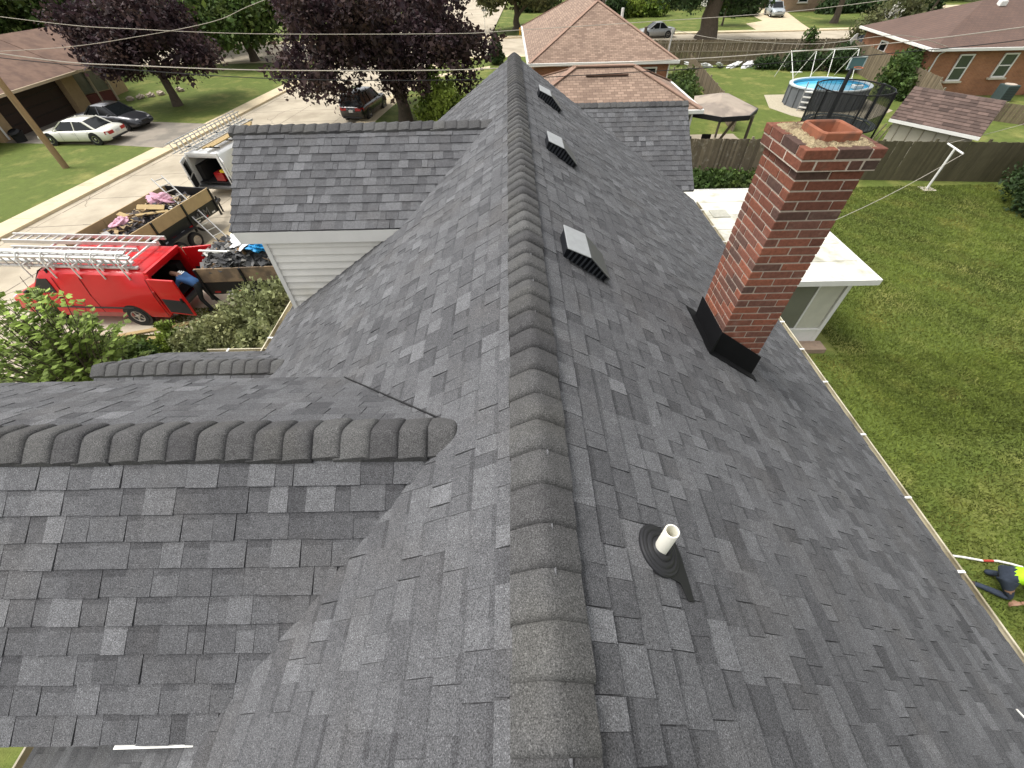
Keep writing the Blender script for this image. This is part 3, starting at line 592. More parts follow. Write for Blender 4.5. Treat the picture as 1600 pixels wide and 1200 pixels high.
# three slant-back roof vents
VTOP = mat('vent_grey', (0.34, 0.35, 0.35), 0.45, 0.12, 14, metal=0.3); VDARK = mat('vent_cover', (0.085, 0.088, 0.088), 0.4, 0.12, 10); VBLK = mat('vent_black', (0.010, 0.011, 0.014), 0.4, 0.1)
Vd = Vector((1, 0, -P)).normalized(); Nn = Vector((P, 0, 1)).normalized()
def vent(y0, x0, label, ln=0.33, sc=1.12):
    t = house
    O = Vector((x0, y0, zmain(x0)))
    pt = lambda s, h, y: O+Vd*(s*sc)+Nn*(h*0.80)+Vector((0, y, 0))
    prof = [(0.02, 0.0), (0.0, 0.10), (0.015, 0.125), (0.17, 0.155), (0.36, 0.085), (0.385, 0.06), (0.375, 0.0)]
    body = MB(); yb = ln
    inner = 0.02
    body.loft([[pt(s, h, inner) for s, h in prof], [pt(s, h, yb-inner) for s, h in prof]])
    vo = body.build('roof_vent', VBLK, house); vo['label'] = label
    top = MB(); top.hexa([pt(-0.006, 0.112, -0.02), pt(0.17, 0.152, -0.02), pt(0.17, 0.152, yb+0.02), pt(-0.006, 0.112, yb+0.02)], [pt(-0.006, 0.122, -0.02), pt(0.17, 0.162, -0.02), pt(0.17, 0.162, yb+0.02), pt(-0.006, 0.122, yb+0.02)])
    top.build('top_plate', VTOP, vo, bevel=0.003)
    cv = MB(); cv.hexa([pt(0.171, 0.152, -0.02), pt(0.39, 0.070, -0.02), pt(0.39, 0.070, yb+0.02), pt(0.171, 0.152, yb+0.02)], [pt(0.171, 0.162, -0.02), pt(0.392, 0.082, -0.02), pt(0.392, 0.082, yb+0.02), pt(0.171, 0.162, yb+0.02)])
    cv.hexa([pt(0.380, 0.01, -0.02), pt(0.388, 0.01, -0.02), pt(0.388, 0.01, yb+0.02), pt(0.380, 0.01, yb+0.02)], [pt(0.384, 0.072, -0.02), pt(0.392, 0.072, -0.02), pt(0.392, 0.072, yb+0.02), pt(0.384, 0.072, yb+0.02)])
    cv.build('cover', VDARK, vo, bevel=0.004)
    for yy in (-0.012, yb+0.004):
        for k in range(9):
            s = 0.03+k*0.037; h1 = 0.105+0.04*min(1, s/0.17) if s < 0.17 else 0.145-(s-0.17)*0.36
            MB().hexa([pt(s, 0.02, yy), pt(s+0.02, 0.02, yy+0.012), pt(s+0.022, 0.02, yy+0.016), pt(s+0.002, 0.02, yy+0.004)], [pt(s, h1, yy), pt(s+0.02, h1, yy+0.012), pt(s+0.022, h1, yy+0.016), pt(s+0.002, h1, yy+0.004)]).build('louver_slat', mat('louver', (0.05, 0.053, 0.065), 0.45, 0.1), vo)
    sk = MB(); sk.hexa([pt(-0.05, 0.012, -0.06), pt(0.43, 0.012, -0.06), pt(0.43, 0.012, yb+0.06), pt(-0.05, 0.012, yb+0.06)], [pt(-0.05, 0.016, -0.06), pt(0.43, 0.016, -0.06), pt(0.43, 0.016, yb+0.06), pt(-0.05, 0.016, yb+0.06)])
    # only the lower part of the skirt shows, above it is under the shingles
    sk2 = MB(); sk2.hexa([pt(0.37, 0.0135, -0.012), pt(0.40, 0.0135, -0.012), pt(0.40, 0.0135, yb+0.012), pt(0.37, 0.0135, yb+0.012)], [pt(0.37, 0.017, -0.012), pt(0.40, 0.017, -0.012), pt(0.40, 0.017, yb+0.012), pt(0.37, 0.017, yb+0.012)])
    sk2.build('base_flange', VBLK, vo)
vent(2.80, 0.27, 'nearest of the three boxy vents beside the ridge')
vent(5.22, 0.30, 'middle one of the three boxy vents beside the ridge')
vent(7.6, 0.33, 'farthest of the three boxy vents beside the ridge')
# plumbing vent with rubber boot
pc = Vector((0.50, 0.655, zmain(0.50))); rot = Matrix((Vector((0, 1, 0)), Nn.cross(Vector((0, 1, 0))).normalized()*1, Nn)).transposed()
bt = MB(); bt.lathe([(0.112, 0.010), (0.112, 0.020), (0.106, 0.026), (0.098, 0.026), (0.094, 0.030), (0.086, 0.031), (0.080, 0.028), (0.072, 0.036), (0.062, 0.038), (0.054, 0.034), (0.048, 0.044), (0.040, 0.048), (0.034, 0.048), (0.029, 0.040)], 40, pc, rot)
boot = bt.build('pipe_boot', mat('boot_rubber', (0.020, 0.020, 0.022), 0.5, 0.12, 12), house, smooth=True)
boot['label'] = 'black rubber boot round the white vent pipe'
pp = MB(); top = pc+Vector((0, 0, 0.165)); pp.lathe([(0.0290, -0.12), (0.0290, 0.198), (0.0280, 0.200), (0.0235, 0.200), (0.0235, 0.05), (0, 0.05)], 28, pc+Vector((0.012, 0, 0.012)))
pp.build('vent_pipe', mat('pvc', (0.80, 0.78, 0.68), 0.4, 0.05, 9), boot, smooth=True)
fp = MB(); a = lambda s, y, h: pc+Vd*s+Vector((0, y, 0))+Nn*h
outl = [(0.03, -0.108), (0.085, -0.120), (0.105, -0.185), (0.143, -0.185), (0.143, -0.10), (0.138, 0.0), (0.125, 0.06), (0.05, 0.10), (-0.05, 0.09), (-0.06, -0.05)]
fp.add([a(s, y, 0.0142) for s, y in outl]+[a(s, y, 0.0175) for s, y in outl], [tuple(range(len(outl))), tuple(range(2*len(outl)-1, len(outl)-1, -1))]+[(i, (i+1) % len(outl), len(outl)+(i+1) % len(outl), len(outl)+i) for i in range(len(outl))])
fp.build('boot_flange', mat('flange_black', (0.012, 0.012, 0.013), 0.5, 0.1), boot)
# patio room
sr = thing('patio_room', 'low white patio room with flat roof beside the chimney', 'patio room', (9.3, 9.5, 0))
def inv(p, o): p.parent = o; p.matrix_parent_inverse = Matrix.Translation(-Vector(o.location)); return p
RF = mat('patio_roof', (0.60, 0.58, 0.51), 0.8, 0.13, 2.5, c2=(0.33, 0.32, 0.24), c2scale=2.2, c2lo=0.50, c2hi=0.74)
q = MB(); q.prism([(4.0, 9.25), (9.62, 9.25), (9.62, 15.1), (4.0, 15.1)], 2.40, 2.50); ro = inv(q.build('roof', RF, None, bevel=0.006), sr)
for i in range(1, 6): inv(MB().box((6.8, 9.25+i*0.97, 2.506), (5.5, 0.025, 0.014)).build('roof_seam', RF), sr)
q = MB(); q.box((6.8, 9.235, 2.44), (5.66, 0.028, 0.16)); q.box((9.635, 12.17, 2.45), (0.03, 5.9, 0.16)); q.box((6.8, 15.115, 2.44), (5.66, 0.03, 0.16)); inv(q.build('fascia', WHITE), sr)
q = MB()
for x in (9.16, 7.6, 6.1, 4.6): q.box((x, 9.55, 1.22), (0.12, 0.12, 2.36))
for y in (11.3, 13.1, 14.8): q.box((9.16, y, 1.22), (0.12, 0.12, 2.36))
q.box((6.85, 9.55, 0.30), (4.6, 0.09, 0.60)); q.box((9.16, 12.2, 0.30), (0.09, 5.3, 0.60)); q.box((6.85, 9.55, 0.62), (4.7, 0.13, 0.05)); q.box((9.16, 12.2, 0.62), (0.13, 5.4, 0.05)); inv(q.build('frame', WHITE, bevel=0.004), sr)
for x in (6.85, 8.38):
    w_ = inv(MB().box((x, 9.56, 1.51), (1.42, 0.02, 1.72)).build('window', mat('patio_glass', (0.17, 0.17, 0.14), 0.12, 0.15, 1.0, spec=0.6)), sr)
    ob = MB().box((x, 9.545, 1.51), (0.05, 0.03, 1.72)).build('mullion', WHITE, w_)
    MB().box((x+0.37, 9.548, 1.46), (0.66, 0.012, 1.6)).build('blind', mat('blind', (0.52, 0.51, 0.42), 0.7, 0.1, 3), w_)
for y in (10.4, 12.2, 13.95): inv(MB().box((9.15, y, 1.51), (0.02, 1.68, 1.72)).build('window', MATS['patio_glass']), sr)
inv(MB().box((8.9, 9.3, 0.08), (1.0, 0.4, 0.16)).build('step', mat('step_brick', (0.30, 0.22, 0.16), 0.9, 0.2, 8)), sr)
inv(MB().box((6.75, 13.2, 2.515), (0.55, 0.5, 0.03)).build('roof_patch', mat('patch', (0.40, 0.39, 0.33), 0.8, 0.2, 9)), sr)
# ------------------------------------------------------------------ vegetation
def leafmat(name, c, tone=0.55, var=0.2, c2=None, trans=0.25): return mat(name, c, 0.72, var, 0.5, tone=tone, c2=c2, c2scale=0.7, trans=trans, spec=0.35)
L_GREEN = leafmat('leaf_green', (0.060, 0.105, 0.022), c2=(0.095, 0.13, 0.03))
L_DARK = leafmat('leaf_dark_green', (0.038, 0.070, 0.020))
L_PURPLE = leafmat('leaf_purple', (0.040, 0.022, 0.027), 0.75, c2=(0.068, 0.042, 0.036))
L_LIME = leafmat('leaf_lime', (0.22, 0.28, 0.045), c2=(0.15, 0.22, 0.04))
L_OLIVE = leafmat('leaf_olive', (0.10, 0.115, 0.045), c2=(0.14, 0.14, 0.06)); L_SAGE = leafmat('leaf_sage', (0.21, 0.23, 0.10), c2=(0.28, 0.28, 0.13))
def leaves(name, lobes, n, size, m, parent=None, up=0.35, seed=1, shell=2.0, aspect=0.6, clump=0.0):
    g = np.random.default_rng(seed); lob = np.array(lobes, float); vol = lob[:, 3]*lob[:, 4]*lob[:, 5]; vol = vol**0.8; pick = g.choice(len(lob), n, p=vol/vol.sum())
    d = g.normal(size=(n, 3)); d /= np.linalg.norm(d, axis=1)[:, None]; rr = g.random(n)**(1/shell)
    c = lob[pick, :3]+d*lob[pick, 3:6]*rr[:, None]
    if clump:
        nc = max(8, n//26); ci = c[g.choice(n, nc)]; c = ci[g.integers(0, nc, n)]+g.normal(size=(n, 3))*clump
    nn = g.normal(size=(n, 3))+d*0.5+np.array([0, 0, up]); nn /= np.linalg.norm(nn, axis=1)[:, None]
    a = np.cross(nn, g.normal(size=(n, 3))); a /= np.linalg.norm(a, axis=1)[:, None]; b = np.cross(nn, a)
    s = (size*np.clip(g.lognormal(-.08, .38, n), .35, 2.0))[:, None]
    v = np.empty((n, 4, 3)); v[:, 0] = c-a*s; v[:, 1] = c-b*s*aspect+nn*s*0.12; v[:, 2] = c+a*s-nn*s*0.2; v[:, 3] = c+b*s*aspect+nn*s*0.12
    return npmesh(name, v.reshape(-1, 3), 4, m, parent, g.random(n))
def tree(name, label, loc, h, r0, lobes, n, size, lm, group=None, lean=(0, 0), seed=1, limbs=5, fork=0.45, cat='tree', clump=0.0, bark=None, shell=2.0):
    t = thing(name, label, cat, loc, 0, group); r = random.Random(seed)
    tb = MB(); k = 7
    tb.tube([(lean[0]*(i/(k-1))**1.3*h+0.04*math.sin(i*2.1)*r0*4, lean[1]*(i/(k-1))*h, -0.05+h*i/(k-1)) for i in range(k)], [r0*(1.35 if i == 0 else 1.05-0.55*i/(k-1)) for i in range(k)], 10)
    for i in range(limbs):
        lb = lobes[i % len(lobes)]; z0 = h*(fork+(0.95-fork)*i/max(1, limbs-1)); s = Vector((lean[0]*(z0/h)**1.3*h, lean[1]*z0, z0)); e = Vector(lb[:3])+Vector((r.uniform(-.3, .3)*lb[3], r.uniform(-.3, .3)*lb[4], r.uniform(-.2, .5)*lb[5]))
        mid = s.lerp(e, 0.5)+Vector((r.uniform(-.2, .2), r.uniform(-.2, .2), 0.12*h))
        tb.tube([s, s.lerp(mid, 0.5)+Vector((0, 0, .05*h)), mid, e], [r0*0.45, r0*0.36, r0*0.26, r0*0.08], 6)
    tb.build('trunk', bark or BARK, t, smooth=True)
    leaves('crown', lobes, n, size, lm, t, seed=seed, clump=clump, shell=shell)
    return t
def lobes_ring(cx, cy, cz, R_, rz, n, lr, seed, jz=0.5):
    r = random.Random(seed); out = [(cx, cy, cz, R_*0.62, R_*0.62, rz*0.8)]
    for i in range(n):
        a = 2*math.pi*i/n+r.uniform(-.3, .3); q = r.uniform(0.55, 0.95)
        out.append((cx+math.cos(a)*R_*q, cy+math.sin(a)*R_*q, cz+r.uniform(-jz, jz)*rz, lr*r.uniform(.7, 1.3), lr*r.uniform(.7, 1.3), lr*r.uniform(.55, .95)))
    return out
tree('purple_maple', 'large purple-leaved maple standing at the kerb above the black parked car', (-7.52, 33.7, 0), 5.5, 0.42,
     [l for l in lobes_ring(-0.9, 0.6, 5.0, 5.6, 2.6, 18, 1.75, 3, 0.75)]+[(-7.2, -0.3, 3.6, 1.2, 1.2, 0.9), (-6.0, -1.0, 2.6, 1.5, 1.2, 0.8), (5.6, 0.3, 4.0, 1.4, 1.2, 0.9), (4.2, -0.5, 2.4, 1.0, 1.0, 0.9), (-3.6, -1.4, 2.5, 1.5, 1.2, 0.8), (1.6, -1.5, 3.0, 1.8, 1.3, 1.0), (-0.5, -2.5, 4.2, 2.4, 1.6, 1.3), (-4, -2.2, 4.3, 2.2, 1.6, 1.2), (3.4, -2, 4.4, 2.0, 1.6, 1.2)], 40000, 0.125, L_PURPLE, 'purple-leaved trees', (-0.06, 0), seed=5, limbs=9, fork=0.30, clump=0.30)
tree('purple_maple', 'smaller purple-leaved maple in front of the brown-roofed ranch house', (-27.1, 39.5, 0), 5.0, 0.32,
     lobes_ring(-0.3, 0, 4.6, 4.0, 2.3, 14, 1.6, 8, 0.8)+[(3.6, -0.5, 3.3, 1.5, 1.3, 1.0), (-3.6, -1.0, 3.6, 1.5, 1.3, 1.1), (2.2, -1.8, 2.5, 1.2, 1.1, .7), (-1, -2, 3.2, 1.8, 1.4, 1.0)], 24000, 0.13, L_PURPLE, 'purple-leaved trees', seed=9, limbs=7, fork=0.32, clump=0.3)
tree('shade_tree', 'green shade tree between the two purple maples, by the cross street', (-28.2, 57.3, 0), 4.5, 0.42, lobes_ring(0, 0, 4.6, 5.2, 2.4, 14, 1.9, 12, 0.6)+[(-3, -1, 2.2, 2.0, 1.6, 1.0), (2, -1.5, 2.6, 1.8, 1.6, 1.0)], 20000, 0.20, L_GREEN, 'street trees', (-0.18, 0), seed=13, clump=0.4)
for i, (x, y, lb) in enumerate([(-44, 52, 'dense green tree rising behind the ranch house roof, farthest left'), (-36, 66, 'tall green tree behind the smaller purple maple'), (-52, 47, 'dark green tree at the far left edge behind the ranch house')]):
    tree('shade_tree', lb, (x, y, 0), 5, 0.35, lobes_ring(0, 0, 5.2, 5.0, 3.4, 14, 2.0, 20+i, 0.9), 16000, 0.22, (L_GREEN, L_GREEN, L_DARK)[i], 'street trees', seed=24+i, clump=0.45)
tree('corner_tree', 'spreading green tree on the corner lawn beside the yellow hydrant', (1.05, 75.6, 0), 2.6, 0.5, lobes_ring(0, 0, 4.6, 5.6, 2.2, 14, 1.9, 31, 0.5)+[(-3.5, -1, 2.9, 1.6, 1.4, .8), (3.6, -1, 2.8, 1.6, 1.4, .8)], 18000, 0.22, L_OLIVE, 'street trees', seed=32, limbs=8, fork=0.35, clump=0.4)
tree('big_trunk_tree', 'thick leaning tree trunk rising behind the back board fence', (23.5, 63.6, 0), 6.5, 1.05, [(-4, 0, 4.2, 2.6, 2.2, 1.2), (-6, 1, 4.6, 2.2, 2.2, 1.0), (3.5, 0, 3.6, 2.2, 2.0, 1.0), (0, 0, 7, 5, 5, 2.4), (5.5, 1, 4.6, 2.5, 2.2, 1.3), (-2.5, -1, 3.7, 1.7, 1.5, .8)], 12000, 0.20, L_DARK, 'street trees', (0.05, 0), seed=41, limbs=6, fork=0.6, clump=0.4)
tree('young_tree', 'thin young tree on the far lawn left of the pale driveway', (29.4, 74.5, 0), 3.0, 0.12, [(0.2, 0, 3.6, 1.7, 1.6, 1.3), (1.6, 0, 2.3, 1.0, 1.0, .8), (-1, 0, 3, 1.2, 1.1, .9)], 3500, 0.18, L_GREEN, 'street trees', seed=44, clump=0.3)
tree('lawn_tree', 'bare-stemmed tree on the far lawn right of the pale driveway', (44.7, 74.4, 0), 5.0, 0.42, [(0, 0, 6.2, 3.5, 3.5, 1.6), (3.2, 0, 4.8, 2.0, 2.0, 1.2), (-3, 1, 5, 2.0, 2.0, 1.2)], 7000, 0.2, L_DARK, 'street trees', seed=46, limbs=5, clump=0.35)
tree('leaning_tree', 'slim tree on the far lawn at the top right corner', (58.5, 76.0, 0), 4.0, 0.2, [(0.8, 0, 4.2, 3.0, 2.5, 1.2), (3, 0, 3.4, 2.0, 1.6, .9)], 5000, 0.2, L_GREEN, 'street trees', (0.2, 0), seed=48, clump=0.35)
tree('loose_shrub_tree', 'loose leafy tree with pale blossom beside the brick house with windows', (38.8, 55.5, 0), 3.0, 0.14, [(0, 0, 2.6, 2.8, 2.0, 1.6), (-2.2, -1, 1.6, 1.6, 1.4, 1.0), (2, 0.5, 3.2, 2.0, 1.6, 1.2)], 7000, 0.13, L_OLIVE, None, seed=51, clump=0.35, shell=1.2)
lf = leaves('blossom', [(-0.3, -0.6, 2.9, 0.9, 0.9, 0.9)], 220, 0.11, mat('blossom', (0.7, 0.68, 0.6), 0.8, 0.05), bpy.data.objects['loose_shrub_tree'], seed=52)
# shrubs
def shrub(name, label, loc, lobes, n, size, lm, seed, group=None, clump=0.0, stems=9, shell=2.2, cat='shrub', up=0.35):
    t = thing(name, label, cat, loc, 0, group); r = random.Random(seed); b = MB()
    for i in range(stems):
        lb = lobes[i % len(lobes)]; e = Vector(lb[:3])+Vector((r.uniform(-.5, .5)*lb[3], r.uniform(-.5, .5)*lb[4], r.uniform(0, .6)*lb[5])); s = Vector((r.uniform(-.15, .15), r.uniform(-.15, .15), -0.03))
        b.tube([s, s.lerp(e, .5)+Vector((0, 0, .15)), e], [0.03, 0.02, 0.006], 5)
    b.build('stems', BARK, t, smooth=True); leaves('foliage', lobes, n, size, lm, t, seed=seed, clump=clump, shell=shell, up=up); return t
shrub('lime_shrub', 'lime green leafy shrub right of the purple maple trunk', (-4.4, 31.5, 0), [(0, 0, 1.4, 1.6, 1.3, 1.3), (-1.0, -.4, .9, .9, .8, .8), (1.0, 0, 1.0, 1.0, .9, .9), (-.3, 0, 2.6, .6, .6, .9)], 5200, 0.11, L_LIME, 61, clump=0.14, shell=1.5)
shrub('cone_shrub', 'small dark cone shaped evergreen just left of the roof peak', (-1.4, 52.6, 0), [(0, 0, .6, .95, .95, .6), (0, 0, 1.3, .7, .7, .7), (0, 0, 2.0, .4, .4, .6)], 2600, 0.10, L_DARK, 62, stems=1)
shrub('olive_shrub', 'broad olive green shrub under the near trailer beside the gutter', (-7.6, 10.0, 0), [(0, 0.2, 1.0, 1.5, 1.2, 1.0), (1.3, 0.5, 1.3, 1.2, 1.2, 1.1), (-1.0, -.4, .8, .9, .9, .75), (.9, -1.0, 1.0, 1.2, 1.0, .9)], 16000, 0.06, L_SAGE, 63, clump=0.10)
shrub('lime_shrub', 'small lime green conifer in front of the planks', (-10.75, 9.55, 0), [(0, 0, .45, .45, .4, .45), (0.15, .1, .85, .28, .28, .4), (-.45, -.2, .3, .32, .32, .3)], 5200, 0.045, L_LIME, 64, clump=0.05)
shrub('dark_conifer', 'low dark green spreading conifer next to the lime green one', (-11.9, 8.9, 0), [(0, 0, .5, .85, .7, .5), (.6, .1, .55, .6, .5, .45), (-.7, -.2, .5, .6, .5, .4)], 7500, 0.06, L_GREEN, 65, clump=0.07)
shrub('olive_shrub', 'smaller olive shrub between the lime green conifer and the gutter', (-9.3, 9.3, 0), [(0, 0, .7, .9, .7, .65), (.7, .2, .9, .8, .7, .75), (-.6, .1, .5, .5, .5, .45)], 9000, 0.055, L_SAGE, 66, clump=0.09)
# tall leafy shrub at the left: arching stems with leaves set along them
t = thing('leafy_shrub', 'tall bright leafy shrub in front of the red van', 'shrub', (-10.9, 7.2, 0)); r = random.Random(70); g = np.random.default_rng(70); st = MB(); V = []; T = []
for i in range(150):
    a = r.uniform(0, 2*math.pi); q = r.random()**0.6; e = Vector((math.cos(a)*q*1.75, math.sin(a)*q*1.35, 2.1+1.75*(1-q*q)+r.uniform(-.7, .45))); s = Vector((r.uniform(-.5, .5), r.uniform(-.4, .4), 0))
    mid = s.lerp(e, .55)+Vector((0, 0, .5)); pts = [s, s.lerp(mid, .5)+Vector((0, 0, .1)), mid, mid.lerp(e, .6)+Vector((0, 0, .08)), e]
    st.tube(pts, [.022, .018, .012, .008, .004], 5)
    top = e.z > 3.3 and r.random() < .6
    for k in range(30):
        f = r.uniform(.25, 1.0)*4; j = min(3, int(f)); p = pts[j].lerp(pts[j+1], f-j); d = (pts[j+1]-pts[j]).normalized()
        side = d.cross(Vector((0, 0, 1))).normalized()*(1 if k % 2 else -1); ax = (side*1.0+d*.5+Vector((r.uniform(-.4, .4), r.uniform(-.4, .4), r.uniform(-.5, .25)))).normalized(); nn = (Vector((0, 0, 1))+Vector((r.uniform(-.6, .6), r.uniform(-.6, .6), 0))).normalized(); bb = nn.cross(ax).normalized(); ln = r.uniform(.13, .21)
        p = p+ax*.03; w_ = ln*.30
        V += [p, p+ax*ln*.45+bb*w_-nn*.012, p+ax*ln-nn*.03, p+ax*ln*.45-bb*w_-nn*.012]; T.append(min(1, (.85 if top and f > 3 else .42)+r.uniform(-.3, .3)))
st.build('stems', BARK, t, smooth=True)
npmesh('foliage', np.array([tuple(v) for v in V]), 4, leafmat('leaf_fresh', (0.26, 0.35, 0.075), 0.75, 0.15, trans=0.3), t, T)
# hedge and garden plants on the right
shrub('dark_bush', 'large dark bush at the right edge beyond the clothes pole', (24.0, 18.6, 0), [(0, 0, 1.2, 1.8, 1.6, 1.3), (1.6, .8, 1.6, 1.6, 1.5, 1.6), (-.9, -.8, .7, 1.0, 1.0, .8), (2.2, -1, 1.4, 1.5, 1.4, 1.5), (3.5, 1.5, 2.4, 1.8, 1.8, 2.0)], 26000, 0.075, L_DARK, 81, clump=0.13)
shrub('vine_clump', 'round clump of climbing leaves on the fence corner by the trampoline', (29.3, 37.6, 0), [(0, 0, 1.2, 1.2, 1.2, 1.3), (.3, -1.2, .7, 1.0, 1.0, .9), (.4, 1.0, 1.8, .9, .9, .8)], 7000, 0.11, L_GREEN, 82, clump=0.18)
shrub('hosta_patch', 'low leafy plants growing along the board fence left of the chimney', (10.6, 21.3, 0), [(0, 0, .3, 1.2, .8, .4), (1.6, .2, .3, 1.0, .7, .35), (-1.0, .2, .35, .8, .7, .4), (2.8, .2, .2, .7, .5, .25)], 6000, 0.09, L_GREEN, 83, clump=0.12)
shrub('garden_bush', 'bush growing against the brick wing by the low picket fence', (13.6, 39.0, 0), [(0, 0, .5, 1.0, 2.4, .55), (-.8, -2, .5, .8, 1.0, .5), (.6, 2, .6, .8, 1.2, .6)], 6000, 0.11, L_GREEN, 84, clump=0.2)
shrub('fence_weeds', 'weeds growing along the foot of the fence behind the pool', (29.2, 46.0, 0), [(-2.0, 1, .6, 2.4, .8, .7), (.5, 0, .9, 1.2, 1.2, 1.0), (-5, 1.6, .4, 1.4, .5, .5)], 7000, 0.11, L_DARK, 85, clump=0.2)
for i, (x, y, h, lb) in enumerate([(28.0, 49.3, 1.2, 'left sprig of leaves poking over the back fence'), (35.0, 49.6, 1.6, 'leafy sprig poking over the back fence near its right end')]):
    shrub('fence_sprig', lb, (x, y, 0), [(0, 0, 1.6+h*.4, .8, .4, h*.6), (.6, 0, 1.5, .5, .3, .5)], 420, 0.13, L_GREEN, 86+i, stems=5, shell=1.2)
for i, (x, y, rx, ry_, rz_, m_, lb) in enumerate([(20.5, 86, 4.5, 2, 2.2, L_LIME, 'bright green hedge right of the grey sided house'), (16.2, 84, 1.3, 1.3, 2.4, L_DARK, 'dark upright bush at the corner of the grey sided house'), (35.0, 84, 3.0, 1.6, 1.5, L_DARK, 'dark rounded bush left of the car on the far driveway'), (52.5, 84.5, 5.5, 1.4, 1.2, L_DARK, 'dark foundation hedge in front of the far brick house'), (60, 80, 2.4, 2, 1.6, L_DARK, 'nearly black bush at the top right'), (5.2, 95, 4, 2, 2.4, L_DARK, 'dark hedge left of the grey sided house'), (74, 96, 8, 3, 2.5, L_GREEN, 'green hedge beyond the far path'), (27, 95, 6, 3, 3, L_DARK, 'dark tree mass behind the thick trunk')]):
    shrub('hedge', lb, (x, y, 0), [(0, 0, rz_*.5, rx, ry_, rz_*.7), (rx*.5, 0, rz_*.6, rx*.5, ry_, rz_*.6), (-rx*.5, 0, rz_*.55, rx*.5, ry_, rz_*.6)], 5500, 0.2, m_, 90+i, clump=0.3, stems=3)

# blades of grass on the near lawns
def grass(name, regions, n, h, seed, label):
    g = np.random.default_rng(seed); ar = np.array([(a[1]-a[0])*(a[3]-a[2]) for a in regions]); pk = g.choice(len(regions), n, p=ar/ar.sum()); rg = np.array(regions)[pk]
    x = rg[:, 0]+g.random(n)*(rg[:, 1]-rg[:, 0]); y = rg[:, 2]+g.random(n)*(rg[:, 3]-rg[:, 2]); a = g.random(n)*2*np.pi; hh = h*g.uniform(.5, 1.25, n); w = h*g.uniform(.12, .24, n); le = g.normal(size=(n, 2))*h*.55
    v = np.zeros((n, 3, 3)); v[:, 0, 0] = x-np.cos(a)*w; v[:, 0, 1] = y-np.sin(a)*w; v[:, 1, 0] = x+np.cos(a)*w; v[:, 1, 1] = y+np.sin(a)*w; v[:, 2, 0] = x+le[:, 0]; v[:, 2, 1] = y+le[:, 1]; v[:, 2, 2] = hh
    # patchy tone
    tn = 0.5+0.10*np.sin((x*.8+y*.6)*2*np.pi/1.1)+0.20*np.sin(x*.9+1.3*np.sin(y*.6))*np.sin(y*.7+x*.33)+g.normal(size=n)*.20
    o = npmesh(name, v.reshape(-1, 3), 3, mat('grass_blade', (0.118, 0.150, 0.025), 0.75, 0.28, 0.5, tone=0.65, c2=(0.20, 0.19, 0.045), c2scale=0.6, c2lo=0.52, c2hi=0.74, trans=0.2), None, np.clip(tn, 0, 1))
    return props(o, label, 'grass', None, 'stuff')
grass('grass', [(4.3, 16, -2, 9), (9.8, 24, 6, 21), (5, 10, 15.3, 21), (16, 26, 0, 8)], 330000, 0.075, 1, 'mown green grass of the back yard')
grass('grass_verge', [(-15, -4.5, 7.0, 10.6), (-12.0, -9.5, 11.0, 12.0)], 36000, 0.09, 2, 'longer grass round the driveway and shrubs')
# ------------------------------------------------------------------ vehicles (local axes: x forward, y left, z up)
def paint(name, c, rough=0.35, metal=0.0): return mat(name, c, rough, 0.05, 2.0, metal=metal, spec=0.5, coat=0.8)
def wheel(parent, x, y, r, w, rimm=None):
    s = 1 if y > 0 else -1; m = Matrix.Rotation(R(-90)*s, 3, 'X')
    tb = MB(); tb.lathe([(r*.60, -w/2), (r*.90, -w/2), (r*.99, -w*.36), (r, -w*.2), (r, w*.2), (r*.99, w*.36), (r*.90, w/2), (r*.60, w/2)], 24, (x, y, r), m)
    wo = tb.build('wheel', RUBBER, parent, smooth=True)
    rb = MB(); rb.lathe([(r*.62, w*.36), (r*.60, w*.50), (r*.54, w*.50), (r*.50, w*.36), (r*.20, w*.40), (r*.16, w*.5), (0.001, w*.5)], 24, (x, y, r), m)
    for k in range(5):
        a = 2*math.pi*k/5; c = m @ Vector((math.cos(a)*r*.36, math.sin(a)*r*.36, w*.40)); rb.box(c+Vector((x, y, r)), (r*.34, w*.10, r*.15), Matrix.Rotation(-a*s if False else 0, 3, 'Y') @ Matrix.Rotation(a*(1 if s > 0 else 1), 3, 'Y'))
    rb.build('rim', rimm or CHROME, wo, smooth=True)
    return wo
def ring(x, w, zl, zt, tw, r=0.10):
    """body cross-section at station x: half width w, low zl, top zt, shoulder half width tw"""
    zm = zl+(zt-zl)*.45
    h = [(w*.86, zl), (w*.97, zl+r*.8), (w, zm), (w*.985, zt-r*1.2), (tw, zt-r*.15), (tw*.72, zt), (tw*.3, zt+.012)]
    return [Vector((x, -a, z)) for a, z in h]+[Vector((x, a, z)) for a, z in reversed(h)]
